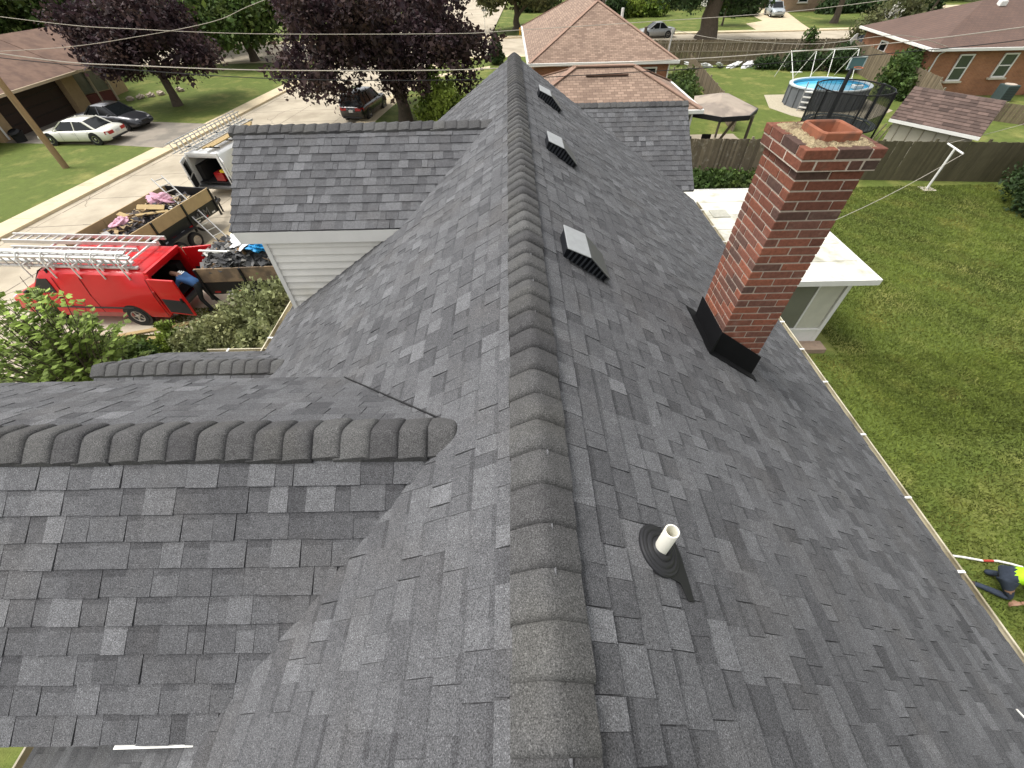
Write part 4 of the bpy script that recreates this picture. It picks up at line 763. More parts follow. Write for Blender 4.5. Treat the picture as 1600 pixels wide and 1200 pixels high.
def car(name, label, loc, rz, pm, L=4.7, W=1.82, H=1.44, suv=False, trunk=0.9, hood=1.15, wr=0.33, group=None, cat='car', rear_plate=True):
    t = thing(name, label, cat, loc, rz, group); hw = W/2; f, b = L/2, -L/2
    belt = H*(.62 if not suv else .60); hz = H*(.56 if not suv else .58); tz = H*(.63 if not suv else .60)
    st = [(b, .80, .42, tz-.16, .70), (b+.06, .90, .30, tz-.05, .80), (b+.25, .96, .22, tz, .86), (b+trunk, 1.0, .18, tz+.02, .90), (b+L*.38, 1.0, .18, belt, .93), (f-hood-.55, 1.0, .18, belt-.01, .92), (f-hood, 1.0, .18, hz+.05, .90), (f-.5, .97, .20, hz-.03, .86), (f-.18, .90, .24, hz-.14, .78), (f-.03, .78, .32, hz-.26, .66), (f, .70, .38, hz-.34, .58)]
    bd = MB(); bd.loft([ring(x, hw*w, zl, zt, hw*tw) for x, w, zl, zt, tw in st]); body = bd.build('body', pm, t, smooth='all')
    wb = L*.585; xs = (-wb/2-.03, wb/2+.02)
    for x in xs:
        for s in (-1, 1): ar = MB(); ar.lathe([(0.001, -.12), (wr*1.16, -.12), (wr*1.16, .0), (0.001, .0)], 22, (x, s*(hw+.006), wr+.02), Matrix.Rotation(R(-90)*s, 3, 'X')); ar.build('wheel_arch', BLACK, t)
    for x in xs:
        for s in (-1, 1): wheel(t, x, s*(hw-.085), wr, .20)
    # greenhouse
    xr0 = b+(trunk if not suv else .12); xr1 = xr0+(.75 if not suv else .35); xf1 = f-hood-.95; xf0 = f-hood-.12
    gb, gt = belt-.03, H-.035
    def gsec(x, z0, z1, w0, w1): return [Vector((x, -w0, z0)), Vector((x, -w1, z1)), Vector((x, w1, z1)), Vector((x, w0, z0))]
    g = MB(); b0, t0 = hw*.90, hw*.70
    g.add([(xr0, -b0*.93, gb), (xr0, b0*.93, gb), (xf0, b0*.93, gb), (xf0, -b0*.93, gb), (xr0+.3, -b0, gb), (xr0+.3, b0, gb), (xf0-.45, b0, gb), (xf0-.45, -b0, gb), (xr1, -t0, gt), (xr1, t0, gt), (xf1, t0, gt), (xf1, -t0, gt)],
          [(0, 1, 9, 8), (3, 11, 10, 2), (0, 8, 4), (4, 8, 11, 7), (7, 11, 3), (1, 5, 9), (5, 6, 10, 9), (6, 2, 10)]); go = g.build('windows', GLASSD, t)
    rf = MB(); xs_ = [xr1-.03, xr1+.12, (xr1+xf1)/2, xf1-.12, xf1+.03]; zz = [gt-.005, H-.01, H+.012, H-.01, gt-.005]
    rf.loft([[Vector((x, -t0-.012, z-.045)), Vector((x, -t0*.93, z)), Vector((x, 0, z+.02)), Vector((x, t0*.93, z)), Vector((x, t0+.012, z-.045)), Vector((x, 0, z-.05))] for x, z in zip(xs_, zz)]); rf.build('roof', pm, t, smooth=True)
    for s in (-1, 1):
        MB().bar((xf0-.02, s*b0*.95, gb), (xf1, s*t0, gt), .07, .06).build('pillar', pm, t); MB().bar((xr0+.03, s*b0*.95, gb), (xr1, s*t0, gt), .12, .06).build('pillar', pm, t); MB().bar(((xr0+xf0)/2-.05, s*(b0+.004), gb), ((xr1+xf1)/2-.05, s*(t0+.006), gt), .07, .03).build('pillar', pm, t)
        if suv: MB().bar((xr0+.75, s*(b0+.004), gb), (xr1+.6, s*(t0+.006), gt), .07, .03).build('pillar', pm, t)
    for s in (-1, 1):
        MB().box((xf0-.45, s*(hw+.09), belt+.06), (.12, .17, .11)).build('mirror', pm, t, bevel=.03)
        MB().hexa([(f-.36, s*hw*.86, hz-.26), (f-.07, s*hw*.62, hz-.30), (f-.05, s*hw*.40, hz-.28), (f-.3, s*hw*.62, hz-.24)], [(f-.38, s*hw*.875, hz-.12), (f-.13, s*hw*.68, hz-.17), (f-.12, s*hw*.44, hz-.15), (f-.3, s*hw*.6, hz-.10)]).build('headlight', LENS, t)
        MB().hexa([(b-.012, s*hw*.36, tz-.26), (b-.012, s*hw*.80, tz-.26), (b+.2, s*hw*.965, tz-.24), (b+.2, s*hw*.6, tz-.24)], [(b+.0, s*hw*.36, tz-.09), (b+.01, s*hw*.82, tz-.09), (b+.22, s*hw*.955, tz-.08), (b+.2, s*hw*.6, tz-.08)]).build('taillight', REDLENS, t)
        for dx in (.15, -.85): MB().box(((xr0+xf0)/2+dx, s*(hw+.004), belt-.13), (.17, .025, .03)).build('door_handle', pm, t)
        d = MB()
        for x in ((xr0+xf0)/2-.05, xf0-.5, xr0+.55): d.box((x, s*(hw+.0005), (belt+.2)/2), (.008, .006, belt-.30))
        d.build('door_gap', BLACK, t)
    MB().box((f-.02, 0, hz-.30), (.05, W*.36, .13)).build('grille', BLACK, t, bevel=.02); MB().box((f-.03, 0, .36), (.07, W*.62, .10)).build('lower_grille', BLACK, t, bevel=.02)
    MB().box((b-.012, 0, tz-.20 if not suv else tz-.28), (.02, .32, .16)).build('plate', mat('plate', (0.6, 0.6, 0.58), .5, .2, 20), t)
    MB().box((b+.0, 0, .34), (.06, W*.76, .09)).build('rear_valance', BLACK, t, bevel=.02)
    return t
car('white_sedan', 'white sedan parked on the drive, its tail towards the street', (-28.65, 31.05, 0.01), R(178), paint('paint_white', (0.72, 0.71, 0.62)), 5.1, 1.88, 1.33, trunk=.72, hood=1.3)
car('grey_sedan', 'dark grey sedan parked nose out beside the white sedan', (-28.3, 34.05, 0.01), R(-10), paint('paint_grey', (0.035, 0.036, 0.042), .3, .3), 4.85, 1.85, 1.45)
car('black_suv', 'black sport utility parked at the kerb under the purple maple', (-11.0, 36.4, -0.118), R(80), paint('paint_black', (0.010, 0.010, 0.012), .25), 4.7, 1.9, 1.70, suv=True, wr=.36)
car('silver_sedan', 'silver sedan parked on the cross street behind the hip roof', (18.4, 67.4, -0.11), R(183), paint('paint_silver', (0.33, 0.34, 0.34), .35, .5), 4.6, 1.8, 1.48)
car('pale_suv', 'pale blue grey car facing out on the far driveway', (40.0, 82.6, 0.01), R(-98), paint('paint_pale', (0.42, 0.46, 0.48), .35, .3), 4.6, 1.85, 1.68, suv=True, wr=.36)
car('dark_sedan', 'dark car half hidden behind the corner of the brick house with windows', (36.4, 53.2, 0.0), R(10), paint('paint_dark', (0.06, 0.065, 0.08), .35, .3), 4.4, 1.8, 1.5)

def ladder(name, label, p, q, width, side, rungs, parent=None, group=None, rail=(.03, .075)):
    """rails from p to q, width along the 'side' direction"""
    p, q, s = Vector(p), Vector(q), Vector(side).normalized()*width/2; d = (q-p).normalized(); up = d.cross(s).normalized()
    if parent is None: t = thing(name, label, 'ladder', p, 0, group); off = -p
    else: t = parent; off = Vector((0, 0, 0))
    for sg in (-1, 1): MB().bar(p+s*sg+off, q+s*sg+off, rail[0], rail[1], up).build('rail', ALU, t)
    L_ = (q-p).length; n = rungs
    for i in range(n):
        c = p.lerp(q, (i+.6)/n)+off; MB().bar(c-s, c+s, .032, .032).build('rung', ALU, t)
    return t
# cargo vans
def van(name, label, loc, rz, pm, inner, L=5.6, W=2.0, H=2.08, tilt=0.0, door=(105, 110), windows=True, lower=None):
    t = thing(name, label, 'van', loc, rz, None, tilt); hw = W/2; wr = .36
    prof = [(0, 0.50), (0, H-.22), (.05, H-.08), (.14, H), (L-2.0, H+.02), (L-1.72, H-.05), (L-1.02, 1.24), (L-.95, 1.19), (L-.30, 1.04), (L-.10, .95), (L-.02, .80), (L, .50), (L-.05, .34), (L-.6, .30), (.3, .30), (.02, .40)]
    def wd(x, z):
        k = 1.0
        if z > 1.15: k = 1-.13*((z-1.15)/(H-1.15))**1.3
        if z > H-.12: k -= .08*(z-H+.12)/.12
        if x > L-.9: k -= .10*((x-L+.9)/.9)**2
        return hw*k
    # shell: subdivided side panels
    xs = [0, .05, .14, 1.2, 2.2, L-2.0, L-1.72, L-1.35, L-1.02, L-.6, L-.30, L-.10, L]
    def topz(x):
        pr = prof[1:12]
        for (x0, z0), (x1, z1) in zip(pr[:-1], pr[1:]):
            if x0 <= x <= x1 and x1 > x0: return z0+(z1-z0)*(x-x0)/(x1-x0)
        return prof[1][1] if x <= 0 else .50
    b = MB(); secs = []
    for x in xs:
        zt = topz(x); zl = .32 if .1 < x < L-.1 else .42
        zs = [zl, zl+.12, .75 if zt > .9 else zl+(zt-zl)*.5, min(1.15, zt-.10), zt-.12 if zt > 1.4 else zt-.07, zt-.03, zt]
        ws = [wd(x, .5)*.96, wd(x, .5), wd(x, .8), wd(x, min(1.15, zt-.1)), wd(x, zt-.12), wd(x, zt-.03)*.97, wd(x, zt)*.86]
        secs.append([Vector((x, -w, z)) for w, z in zip(ws, zs)]+[Vector((x, w, z)) for w, z in reversed(list(zip(ws, zs)))])
    b.loft(secs, close=True, caps=False); n = len(secs[0]); b.f.append(tuple((len(xs)-1)*n+j for j in range(n))); b.t.append(.5)
    body = b.build('body', pm, t, smooth=True); sl = body.modifiers.new('shell', 'SOLIDIFY'); sl.thickness = .05; sl.offset = -1
    MB().box((L*.30, 0, .62), (L*.58, W-.16, .03)).build('cargo_floor', inner, t)
    iw = MB(); iw.box((L-2.0, 0, 1.3), (.03, W-.25, 1.4)); iw.box((1.6, -hw+.22, 1.0), (2.6, .28, .7)); iw.box((1.6, hw-.22, 1.0), (2.6, .28, .7)); iw.build('shelving', inner, t)
    # glass
    for s in (-1, 1):
        MB().hexa([(L-1.90, s*(wd(0, 1.2)+.002), 1.24), (L-1.14, s*(wd(0, 1.2)+.002), 1.24), (L-1.14, s*(wd(0, 1.2)-.03), 1.24), (L-1.90, s*(wd(0, 1.2)-.03), 1.24)], [(L-1.86, s*(wd(0, H-.25)+.008), H-.27), (L-1.56, s*(wd(0, H-.25)+.008), H-.27), (L-1.56, s*(wd(0, H-.25)-.03), H-.27), (L-1.86, s*(wd(0, H-.25)-.03), H-.27)]).build('side_window', GLASSD, t)
        MB().box((L-1.10, s*(hw+.12), 1.28), (.10, .16, .24)).build('mirror', BLACK, t, bevel=.03)
        MB().box((L-.045, s*hw*.70, .84), (.08, .30, .20)).build('headlight', LENS, t, bevel=.02)
        MB().box((.03, s*(hw-.045), 1.14), (.08, .11, .46)).build('taillight', REDLENS, t, bevel=.01)
        for x in (1.18, L-.98):
            ar = MB(); ar.lathe([(0.001, -.14), (wr*1.2, -.14), (wr*1.2, 0), (0.001, 0)], 22, (x, s*(hw+.004), wr+.02), Matrix.Rotation(R(-90)*s, 3, 'X')); ar.build('wheel_arch', BLACK, t)
            wheel(t, x, s*(hw-.09), wr, .22, mat('steel_rim', (0.42, 0.38, 0.33), .5, .15, 12, metal=.4))
        if lower: MB().box((L*.46, s*(hw+.003), .43), (L*.42, .012, .16)).build('rocker', lower, t)
    MB().hexa([(L-1.08, -hw*.86, 1.235), (L-1.02, -hw*.86, 1.26), (L-1.02, hw*.86, 1.26), (L-1.08, hw*.86, 1.235)], [(L-1.70, -hw*.80, H-.085), (L-1.66, -hw*.80, H-.055), (L-1.66, hw*.80, H-.055), (L-1.70, hw*.80, H-.085)]).build('windscreen', GLASSD, t)
    MB().box((L-.01, 0, .72), (.06, W*.62, .20)).build('grille', BLACK, t, bevel=.02); MB().box((L+.0, 0, .46), (.14, W*.9, .17)).build('front_bumper', BLACK, t, bevel=.04); MB().box((-.08, 0, .45), (.18, W*.94, .14)).build('rear_bumper', mat('bumper_grey', (.10, .10, .10), .5, .15, 8), t, bevel=.03)
    fr = MB()
    for s in (-1, 1): fr.bar((.0, s*(hw-.05), .5), (.0, s*(hw-.17), H-.10), .09, .10)
    fr.bar((0.02, -hw+.15, H-.07), (0.02, hw-.15, H-.07), .1, .1); fr.build('door_frame', pm, t)
    for s in (-1, 1):
        sm = MB()
        for x in (L-1.06, L-2.06, 2.95 if s < 0 else 2.2, .10): sm.box((x, s*(wd(0, .8)+.0015), .80), (.012, .010, .82)); sm.bar((x, s*(wd(0, 1.15)+.0015), 1.18), (x, s*(wd(0, H-.2)+.003), H-.22), .010, .012)
        sm.build('panel_seam', mat('seam_dark', (.03, .008, .008) if 'red' in label else (.10, .10, .10), .7, .1), t)
        MB().box((L*.46, s*(hw+.006), .70), (L*.50, .02, .06)).build('side_moulding', mat('moulding', (.05, .045, .045), .6, .15, 6), t)
        MB().box((L-1.86, s*(hw+.008), 1.06), (.18, .03, .04)).build('door_handle', BLACK, t)
    # two rear doors swung open on their hinges
    for s, ang in ((1, door[0]), (-1, door[1])):
        a = R(ang)*s; hp = Vector((-.02, s*(hw-.04), 0)); d = Vector((-math.sin(abs(a)), -s*math.cos(a), 0)); nrm = Vector((d.y, -d.x, 0))
        if True:
            dm = MB(); dw = W/2-.06
            def dp(u, z, o): return hp+d*u+nrm*o+Vector((0, 0, z))
            dm.hexa([dp(0, .52, -.03), dp(dw, .52, -.03), dp(dw, .52, .03), dp(0, .52, .03)], [dp(.0, H-.16, -.03), dp(dw, H-.12, -.03), dp(dw, H-.12, .03), dp(0, H-.16, .03)])
            do = dm.build('rear_door', pm, t, bevel=.02)
            if windows: MB().hexa([dp(.10, 1.18, -.035), dp(dw-.10, 1.18, -.035), dp(dw-.10, 1.18, .035), dp(.10, 1.18, .035)], [dp(.12, H-.30, -.035), dp(dw-.10, H-.28, -.035), dp(dw-.10, H-.28, .035), dp(.12, H-.30, .035)]).build('door_window', GLASSD, do)
            MB().hexa([dp(.06, .58, -.037), dp(dw-.06, .58, -.037), dp(dw-.06, .58, .037), dp(.06, .58, .037)], [dp(.06, 1.10, -.037), dp(dw-.06, 1.10, -.037), dp(dw-.06, 1.10, .037), dp(.06, 1.10, .037)]).build('door_panel', mat('door_trim', (.022, .022, .024), .6, .15, 6), do)
            MB().box(dp(dw-.12, 1.13, .05), (.05, .05, .16)).build('door_handle', BLACK, do)
    return t
RED = mat('paint_red', (0.60, 0.006, 0.009), .38, .04, 2.0, spec=.35, coat=.25)
INNER = mat('van_interior', (0.03, 0.028, 0.028), .7, .2, 6)
vr = van('cargo_van', 'red cargo van with open rear doors and a ladder rack', (-11.5, 12.05, 0.012), R(177.5), RED, INNER, 5.15, 2.0, 1.98, R(-1.3), (97, 100), windows=False, lower=mat('dusty_red', (.36, .10, .085), .6, .15, 5))
# ladder rack on the red van: cross bars and curved white hoops
for i in range(5):
    x = .55+i*.78; bar = MB(); bar.bar((x, -.86, 2.16), (x, .86, 2.16), .05, .05)
    for s in (-1, 1): bar.bar((x, s*.80, 1.98), (x, s*.80, 2.16), .05, .05)
    bar.build('rack_bar', WHITE, vr)
    pts = [(x+.10*math.sin(a), .86-.66*(1-math.cos(a*.5))*1.0, 2.16+.34*math.sin(a)) for a in [math.pi*k/10 for k in range(11)]]
    MB().tube([(x, .92, 1.75), (x, .93, 2.1), (x+.03, .90, 2.36), (x+.05, .76, 2.50), (x+.06, .52, 2.50), (x+.06, .36, 2.40)], .022, 8).build('rack_hoop', WHITE, vr, smooth=True)
# ladders carried on the rack (world coordinates follow the van's heading)
vm = Matrix.Translation((-11.5, 12.05, 0.012)) @ Euler((0, R(-1.3), R(177.5))).to_matrix().to_4x4()
for i, (y, z, x0, x1, lb) in enumerate([(.72, 2.22, .25, 5.0, 'outermost aluminium ladder on the red van rack, nearest the viewer'), (.62, 2.33, .4, 4.9, 'second aluminium ladder stacked on the near side of the red van rack'), (.20, 2.24, .6, 4.7, 'middle aluminium ladder lying flat on the red van rack'), (-.60, 2.24, .2, 5.35, 'single aluminium ladder on the far side of the red van rack')]):
    p, q = vm @ Vector((x0, y, z)), vm @ Vector((x1, y, z)); sd = vm.to_3x3() @ (Vector((0, .15, 1)) if i < 2 else Vector((0, 1, 0)))
    ladder('ladder', lb, p, q, .36 if i < 2 else .42, sd, 18, group='ladders on the red van', rail=(.05, .115))
# white van with ladders further up the street
vw = van('cargo_van', 'white cargo van with open rear door and ladders beyond the dormer', (-15.3, 22.0, -0.118), R(82), paint('paint_van_white', (0.70, 0.70, 0.68)), INNER, 5.6, 2.0, 2.05, 0, (62, 135), windows=True)
MB().box((.42, -.25, .86), (.5, .5, .42)).build('red_crate', REDLENS, vw, bevel=.03); MB().box((.35, -.5, 1.12), (.3, .26, .12)).build('yellow_box', mat('yellow_plastic', (.7, .5, .03), .5, .05), vw, bevel=.02)
rk = MB()
for i in range(4): rk.bar((.35+i*1.1, -.9, 2.2), (.35+i*1.1, .9, 2.2), .05)
rk.build('rack_bar', BLACK, vw)
vm = Matrix.Translation((-15.3, 22.0, -0.118)) @ Matrix.Rotation(R(82), 4, 'Z')
for i, (y, z, x0, x1, lb, sd) in enumerate([(.86, 2.42, -.7, 4.8, 'outer aluminium ladder standing on edge on the white van roof', (0, .25, 1)), (.70, 2.36, -.45, 4.9, 'inner aluminium ladder standing on edge on the white van roof', (0, .2, 1)), (.05, 2.28, -.3, 4.6, 'aluminium ladder lying flat across the white van roof', (0, 1, 0))]):
    ladder('ladder', lb, vm @ Vector((x0, y, z)), vm @ Vector((x1, y, z)), .42, vm.to_3x3() @ Vector(sd), 16, group='ladders on the white van', rail=(.035, .085))
for i in range(3):
    o = MB().bar((0, 0, 0), vm.to_3x3() @ Vector((4.2-i*.4, 0, 0)), .12, .05).build('roof_plank', LUMBER); o.location = vm @ Vector((.0+i*.15, -.30-i*.14, 2.26)); props(o, ('longest', 'middle', 'shortest')[i]+' plank lying on the white van roof beside the ladders', 'plank', 'planks on the white van')

# dump trailers
def trailer(name, label, loc, rz, L=4.3, W=2.1, zf=.75, zs=1.25, zt=1.75, board=LUMBER, plates=True, nseg=3, brd_t=.045):
    t = thing(name, label, 'trailer', loc, rz); hw = W/2
    MB().box((0, 0, zf-.03), (L, W, .06)).build('bed', BLACK, t)
    for s in (-1, 1):
        MB().box((0, s*(hw-.02), (zf+zs)/2), (L, .05, zs-zf)).build('steel_side', BLACK, t)
        for k in range(nseg+1):
            x = -L/2+.04+k*(L-.08)/nseg; MB().box((x, s*(hw+.03), (.5+zt)/2), (.07, .06, zt-.5)).build('stake', BLACK, t)
        for k in range(nseg):
            x0 = -L/2+k*L/nseg; MB().box((x0+L/nseg/2, s*(hw-.015), (zs+zt)/2+.01), (L/nseg-.015, brd_t, zt-zs)).build('side_board', board, t, tone=True)
        tp = MB()
        for k in range(10): MB().box((-L/2+.35+k*(L-.7)/9, s*(hw+.012), zf+.03), (.19, .02, .055)).build('reflector', REDLENS if k % 2 == 0 else LENS, t)
    MB().box((L/2-.03, 0, (zf+zt)/2), (.05, W-.1, zt-zf)).build('front_board', BLACK, t)
    MB().box((-L/2+.03, 0, (zf+zs)/2-.05), (.05, W-.1, zs-zf)).build('tailgate', BLACK, t)
    fr = MB()
    for s in (-1, 1): fr.bar((-L/2, s*.55, zf-.14), (L/2+.2, s*.55, zf-.14), .10, .16); fr.bar((L/2+.1, s*.55, zf-.16), (L/2+1.35, 0, zf-.2), .09, .12)
    fr.bar((L/2+1.2, 0, .0), (L/2+1.2, 0, .75), .06, .06); fr.build('frame', BLACK, t)
    for s in (-1, 1):
        for x in (-.45, .42): wheel(t, x, s*(hw+.16), .33, .20, mat('steel_rim', (0.42, 0.38, 0.33)))
        fn = MB(); fn.loft([[Vector((x, s*(hw+.04), z)), Vector((x, s*(hw+.29), z)), Vector((x, s*(hw+.29), z+.03)), Vector((x, s*(hw+.04), z+.03))] for x, z in ((-1.0, .45), (-.8, .72), (-.5, .78), (.5, .78), (.8, .72), (1.0, .45))]); fn.build('fender', BLACK, t)
    return t
t1 = trailer('dump_trailer', 'wood-sided dump trailer heaped with torn shingles behind the red van', (-8.35, 13.0, 0.01), R(2), 4.4, 2.15, .75, 1.15, 1.65, mat('stained_board', (0.30, 0.215, 0.135), .85, .22, 4, tone=.25, c2=(.16, .12, .085), c2scale=2.2))
MB().box((-1.35, -1.11, .66), (.42, .02, .08)).build('plate', WHITE, t1)
t2 = trailer('dump_trailer', 'black dump trailer with pale wood sides standing in the street', (-15.05, 16.45, -0.118), R(79), 5.0, 2.2, .75, 1.20, 1.68, mat('tan_board', (0.42, 0.31, 0.17), .85, .15, 3, tone=.2))
try:
    fc = bpy.data.curves.new('lettering', 'FONT'); fc.body = 'MEM'; fc.size = .46; fc.extrude = .004; fo_ = bpy.data.objects.new('tmp', fc); col.objects.link(fo_)
    dg = bpy.context.evaluated_depsgraph_get(); me = bpy.data.meshes.new_from_object(fo_.evaluated_get(dg)); bpy.data.objects.remove(fo_); me.materials.clear(); me.materials.append(mat('faded_letter', (.12, .12, .12), .7, .3, 20))
    lo = link('lettering', me, t2); lo.location = (1.0, -1.135, .78); lo.rotation_euler = (R(90), 0, 0)
except Exception as e: print('lettering', e)
# debris heaps: torn shingle scraps that nobody could count
def heap(name, label, m4, L, W, z0, hgt, n, seed, cols):
    g = random.Random(seed); b = MB(); prof = lambda u, v: hgt*(1-.5*(2*u-1)**2)*(1-.6*(2*v-1)**2)
    nu, nv = 16, 10; vs = []; 
    for i in range(nu+1):
        for j in range(nv+1):
            u, v = i/nu, j/nv; vs.append(m4 @ Vector(((u-.5)*L, (v-.5)*W, z0+prof(u, v)-.10+g.uniform(-.05, .05))))
    b.add(vs, [(i*(nv+1)+j, (i+1)*(nv+1)+j, (i+1)*(nv+1)+j+1, i*(nv+1)+j+1) for i in range(nu) for j in range(nv)], .1)
    for i in range(n):
        u, v = g.random(), g.random(); c = m4 @ Vector(((u-.5)*L, (v-.5)*W, z0+prof(u, v)+g.uniform(-.08, .08))); sz = (g.uniform(.10, .38), g.uniform(.06, .22), g.uniform(.006, .03))
        b.box(c, sz, (g.gauss(0, .45), g.gauss(0, .45), g.uniform(0, 6.3)), g.random())
    o = b.build(name, cols, None, tone=True, recalc=False); return props(o, label, 'debris', None, 'stuff')
def ramp_mat(name, stops):
    m = bpy.data.materials.new(name); m.use_nodes = True; n = m.node_tree; L = n.links; b = n.nodes['Principled BSDF']; b.inputs['Roughness'].default_value = .9; at = n.nodes.new('ShaderNodeAttribute'); at.attribute_name = 'tone'; rp = n.nodes.new('ShaderNodeValToRGB'); rp.color_ramp.interpolation = 'CONSTANT'
    e = rp.color_ramp.elements; e[0].position = 0; e[0].color = (*stops[0][1], 1); e[1].position = stops[1][0]; e[1].color = (*stops[1][1], 1)
    for p_, c_ in stops[2:]: q = e.new(p_); q.color = (*c_, 1)
    L.new(at.outputs['Fac'], rp.inputs[0]); L.new(rp.outputs[0], b.inputs['Base Color']); return m
DB1 = ramp_mat('torn_shingles', [(0, (.06, .06, .062)), (.3, (.10, .10, .10)), (.6, (.16, .155, .15)), (.78, (.24, .23, .21)), (.88, (.04, .04, .04)), (.925, (.5, .48, .44)), (.965, (.30, .20, .11))])
DB2 = ramp_mat('demolition_scrap', [(0, (.05, .045, .05)), (.28, (.09, .08, .075)), (.48, (.42, .30, .16)), (.68, (.16, .13, .12)), (.8, (.50, .40, .26)), (.93, (.55, .53, .5))])
m1 = Matrix.Translation((-8.35, 13.0, 0.01)) @ Matrix.Rotation(R(2), 4, 'Z'); m2 = Matrix.Translation((-15.05, 16.45, -0.118)) @ Matrix.Rotation(R(79), 4, 'Z')
heap('torn_shingle_heap', 'heap of torn grey shingles filling the trailer behind the red van', m1, 4.2, 1.95, 1.30, .85, 900, 5, DB1)
heap('scrap_heap', 'mixed wood and roofing scrap in the trailer standing in the street', m2, 4.7, 1.95, .98, .68, 760, 6, DB2)
def crumple(name, label, cat, c, d, m, seed, group=None):
    bm = bmesh.new(); bmesh.ops.create_icosphere(bm, subdivisions=4, radius=1); g = random.Random(seed); ph = [g.uniform(0, 6) for _ in range(9)]
    for v in bm.verts:
        p = v.co.copy(); k = 1+.28*math.sin(p.x*4+ph[0])*math.sin(p.y*5+ph[1])+.18*math.sin(p.z*8+ph[2]+p.x*6)+.10*math.sin(p.x*15+ph[3])*math.sin(p.y*13+ph[4]); v.co = Vector((p.x*d[0], p.y*d[1], p.z*d[2]))*k
    me = bpy.data.meshes.new(name); bm.to_mesh(me); bm.free(); me.materials.append(m); o = link(name, me); o.location = c; o.rotation_euler = (g.uniform(-.3, .3), g.uniform(-.3, .3), g.uniform(0, 6)); return props(o, label, cat, group)
PINK = mat('pink_insulation', (.62, .36, .44), .95, .15, 6)
SHEET = mat('white_plastic', (.72, .72, .72), .45, .10, 5); 
P1 = lambda x, y, z: m1 @ Vector((x, y, z)); P2 = lambda x, y, z: m2 @ Vector((x, y, z))
crumple('plastic_sheet', 'crumpled white plastic sheet on the heap of torn shingles', 'plastic sheet', P1(-.55, -.25, 2.22), (.70, .46, .14), SHEET, 1)
crumple('blue_tarp', 'bright blue tarp scrap beside the white plastic sheet', 'tarp', P1(.02, -.66, 2.16), (.30, .26, .14), mat('blue_tarp', (.02, .26, .55), .5, .1, 5), 2)
crumple('insulation', 'pink insulation clump at the far side of the shingle heap', 'insulation', P1(.25, .45, 2.28), (.26, .34, .14), PINK, 3, 'pink insulation scraps'); crumple('insulation', 'pale pink insulation scrap in the middle of the shingle heap', 'insulation', P1(-.35, .05, 2.26), (.34, .16, .10), mat('pale_pink', (.55, .42, .48), .95, .1), 4, 'pink insulation scraps')
crumple('insulation', 'pink insulation roll near the front of the street trailer', 'insulation', P2(1.1, .05, 1.70), (.42, .34, .20), PINK, 5, 'pink insulation scraps'); crumple('insulation', 'pink insulation twist at the rear of the street trailer', 'insulation', P2(-.9, .15, 1.66), (.42, .22, .16), PINK, 6, 'pink insulation scraps')
crumple('white_bag', 'white bag at the corner of the trailer under the dormer fascia', 'bag', P1(-.75, 1.0, 2.15), (.30, .26, .20), SHEET, 7)
for i, (x, y, z, l, w_, a, lb) in enumerate([(.3, -.2, 1.74, .9, .34, .4, 'broad pale plywood offcut in the street trailer'), (.0, -.5, 1.66, 1.1, .16, .9, 'narrow lumber offcut lying in the street trailer'), (-.5, .2, 1.70, .8, .2, -.3, 'short lumber offcut at the middle of the street trailer')]):
    o = MB().box((0, 0, 0), (l, w_, .04)).build('lumber_offcut', LUMBER, None, bevel=.004); o.location = P2(x, y, z); o.rotation_euler = (.15, .2, a); props(o, lb, 'board', 'offcuts in the street trailer')
o = MB().box((0, 0, 0), (.75, .13, .05)).build('brown_board', mat('brown_board', (.26, .15, .07), .8, .2, 5)); o.location = P1(-.45, -.45, 2.16); o.rotation_euler = (.2, -.15, 1.1); props(o, 'brown board sticking out of the shingle heap', 'board')
for i, (x, y, a, lb) in enumerate([(-1.1, -.55, .5, 'white trim piece at the near end of the shingle heap'), (-1.45, -.75, .1, 'white trim strip lying across the trailer corner by the worker'), (-.3, .75, .2, 'long white trim strip at the back of the shingle heap')]):
    o = MB().box((0, 0, 0), (.85, .07, .03)).build('trim_strip', WHITE); o.location = P1(x, y, 1.98+.12*i); o.rotation_euler = (.05, .12, a); props(o, lb, 'trim', 'white trim strips on the heap')
ladder('ladder', 'aluminium ladder leaning from the ground over the street trailer side', (-12.55, 16.7, 0.02), (-15.2, 18.4, 2.15), .42, (.5, .86, 0), 12)
# planks on the verge
for i, (a, b_, lb) in enumerate([((-13.55, 10.42), (-10.5, 11.35), 'long pale plank on the grass beside the red van'), ((-12.2, 10.35), (-10.2, 10.62), 'short pale plank on the grass nearer the shrubs'), ((-13.9, 10.15), (-13.0, 9.55), 'short flat board at the edge of the grass by the leafy shrub'), ((-12.3, 14.55), (-11.0, 16.4), 'tan plank lying on the pavement beside the street trailer')]):
    o = MB().bar((0, 0, 0), Vector((b_[0]-a[0], b_[1]-a[1], .0)), .16, .05).build('plank', LUMBER, None, bevel=.004); o.location = (a[0], a[1], .05); props(o, lb, 'plank', 'loose planks')

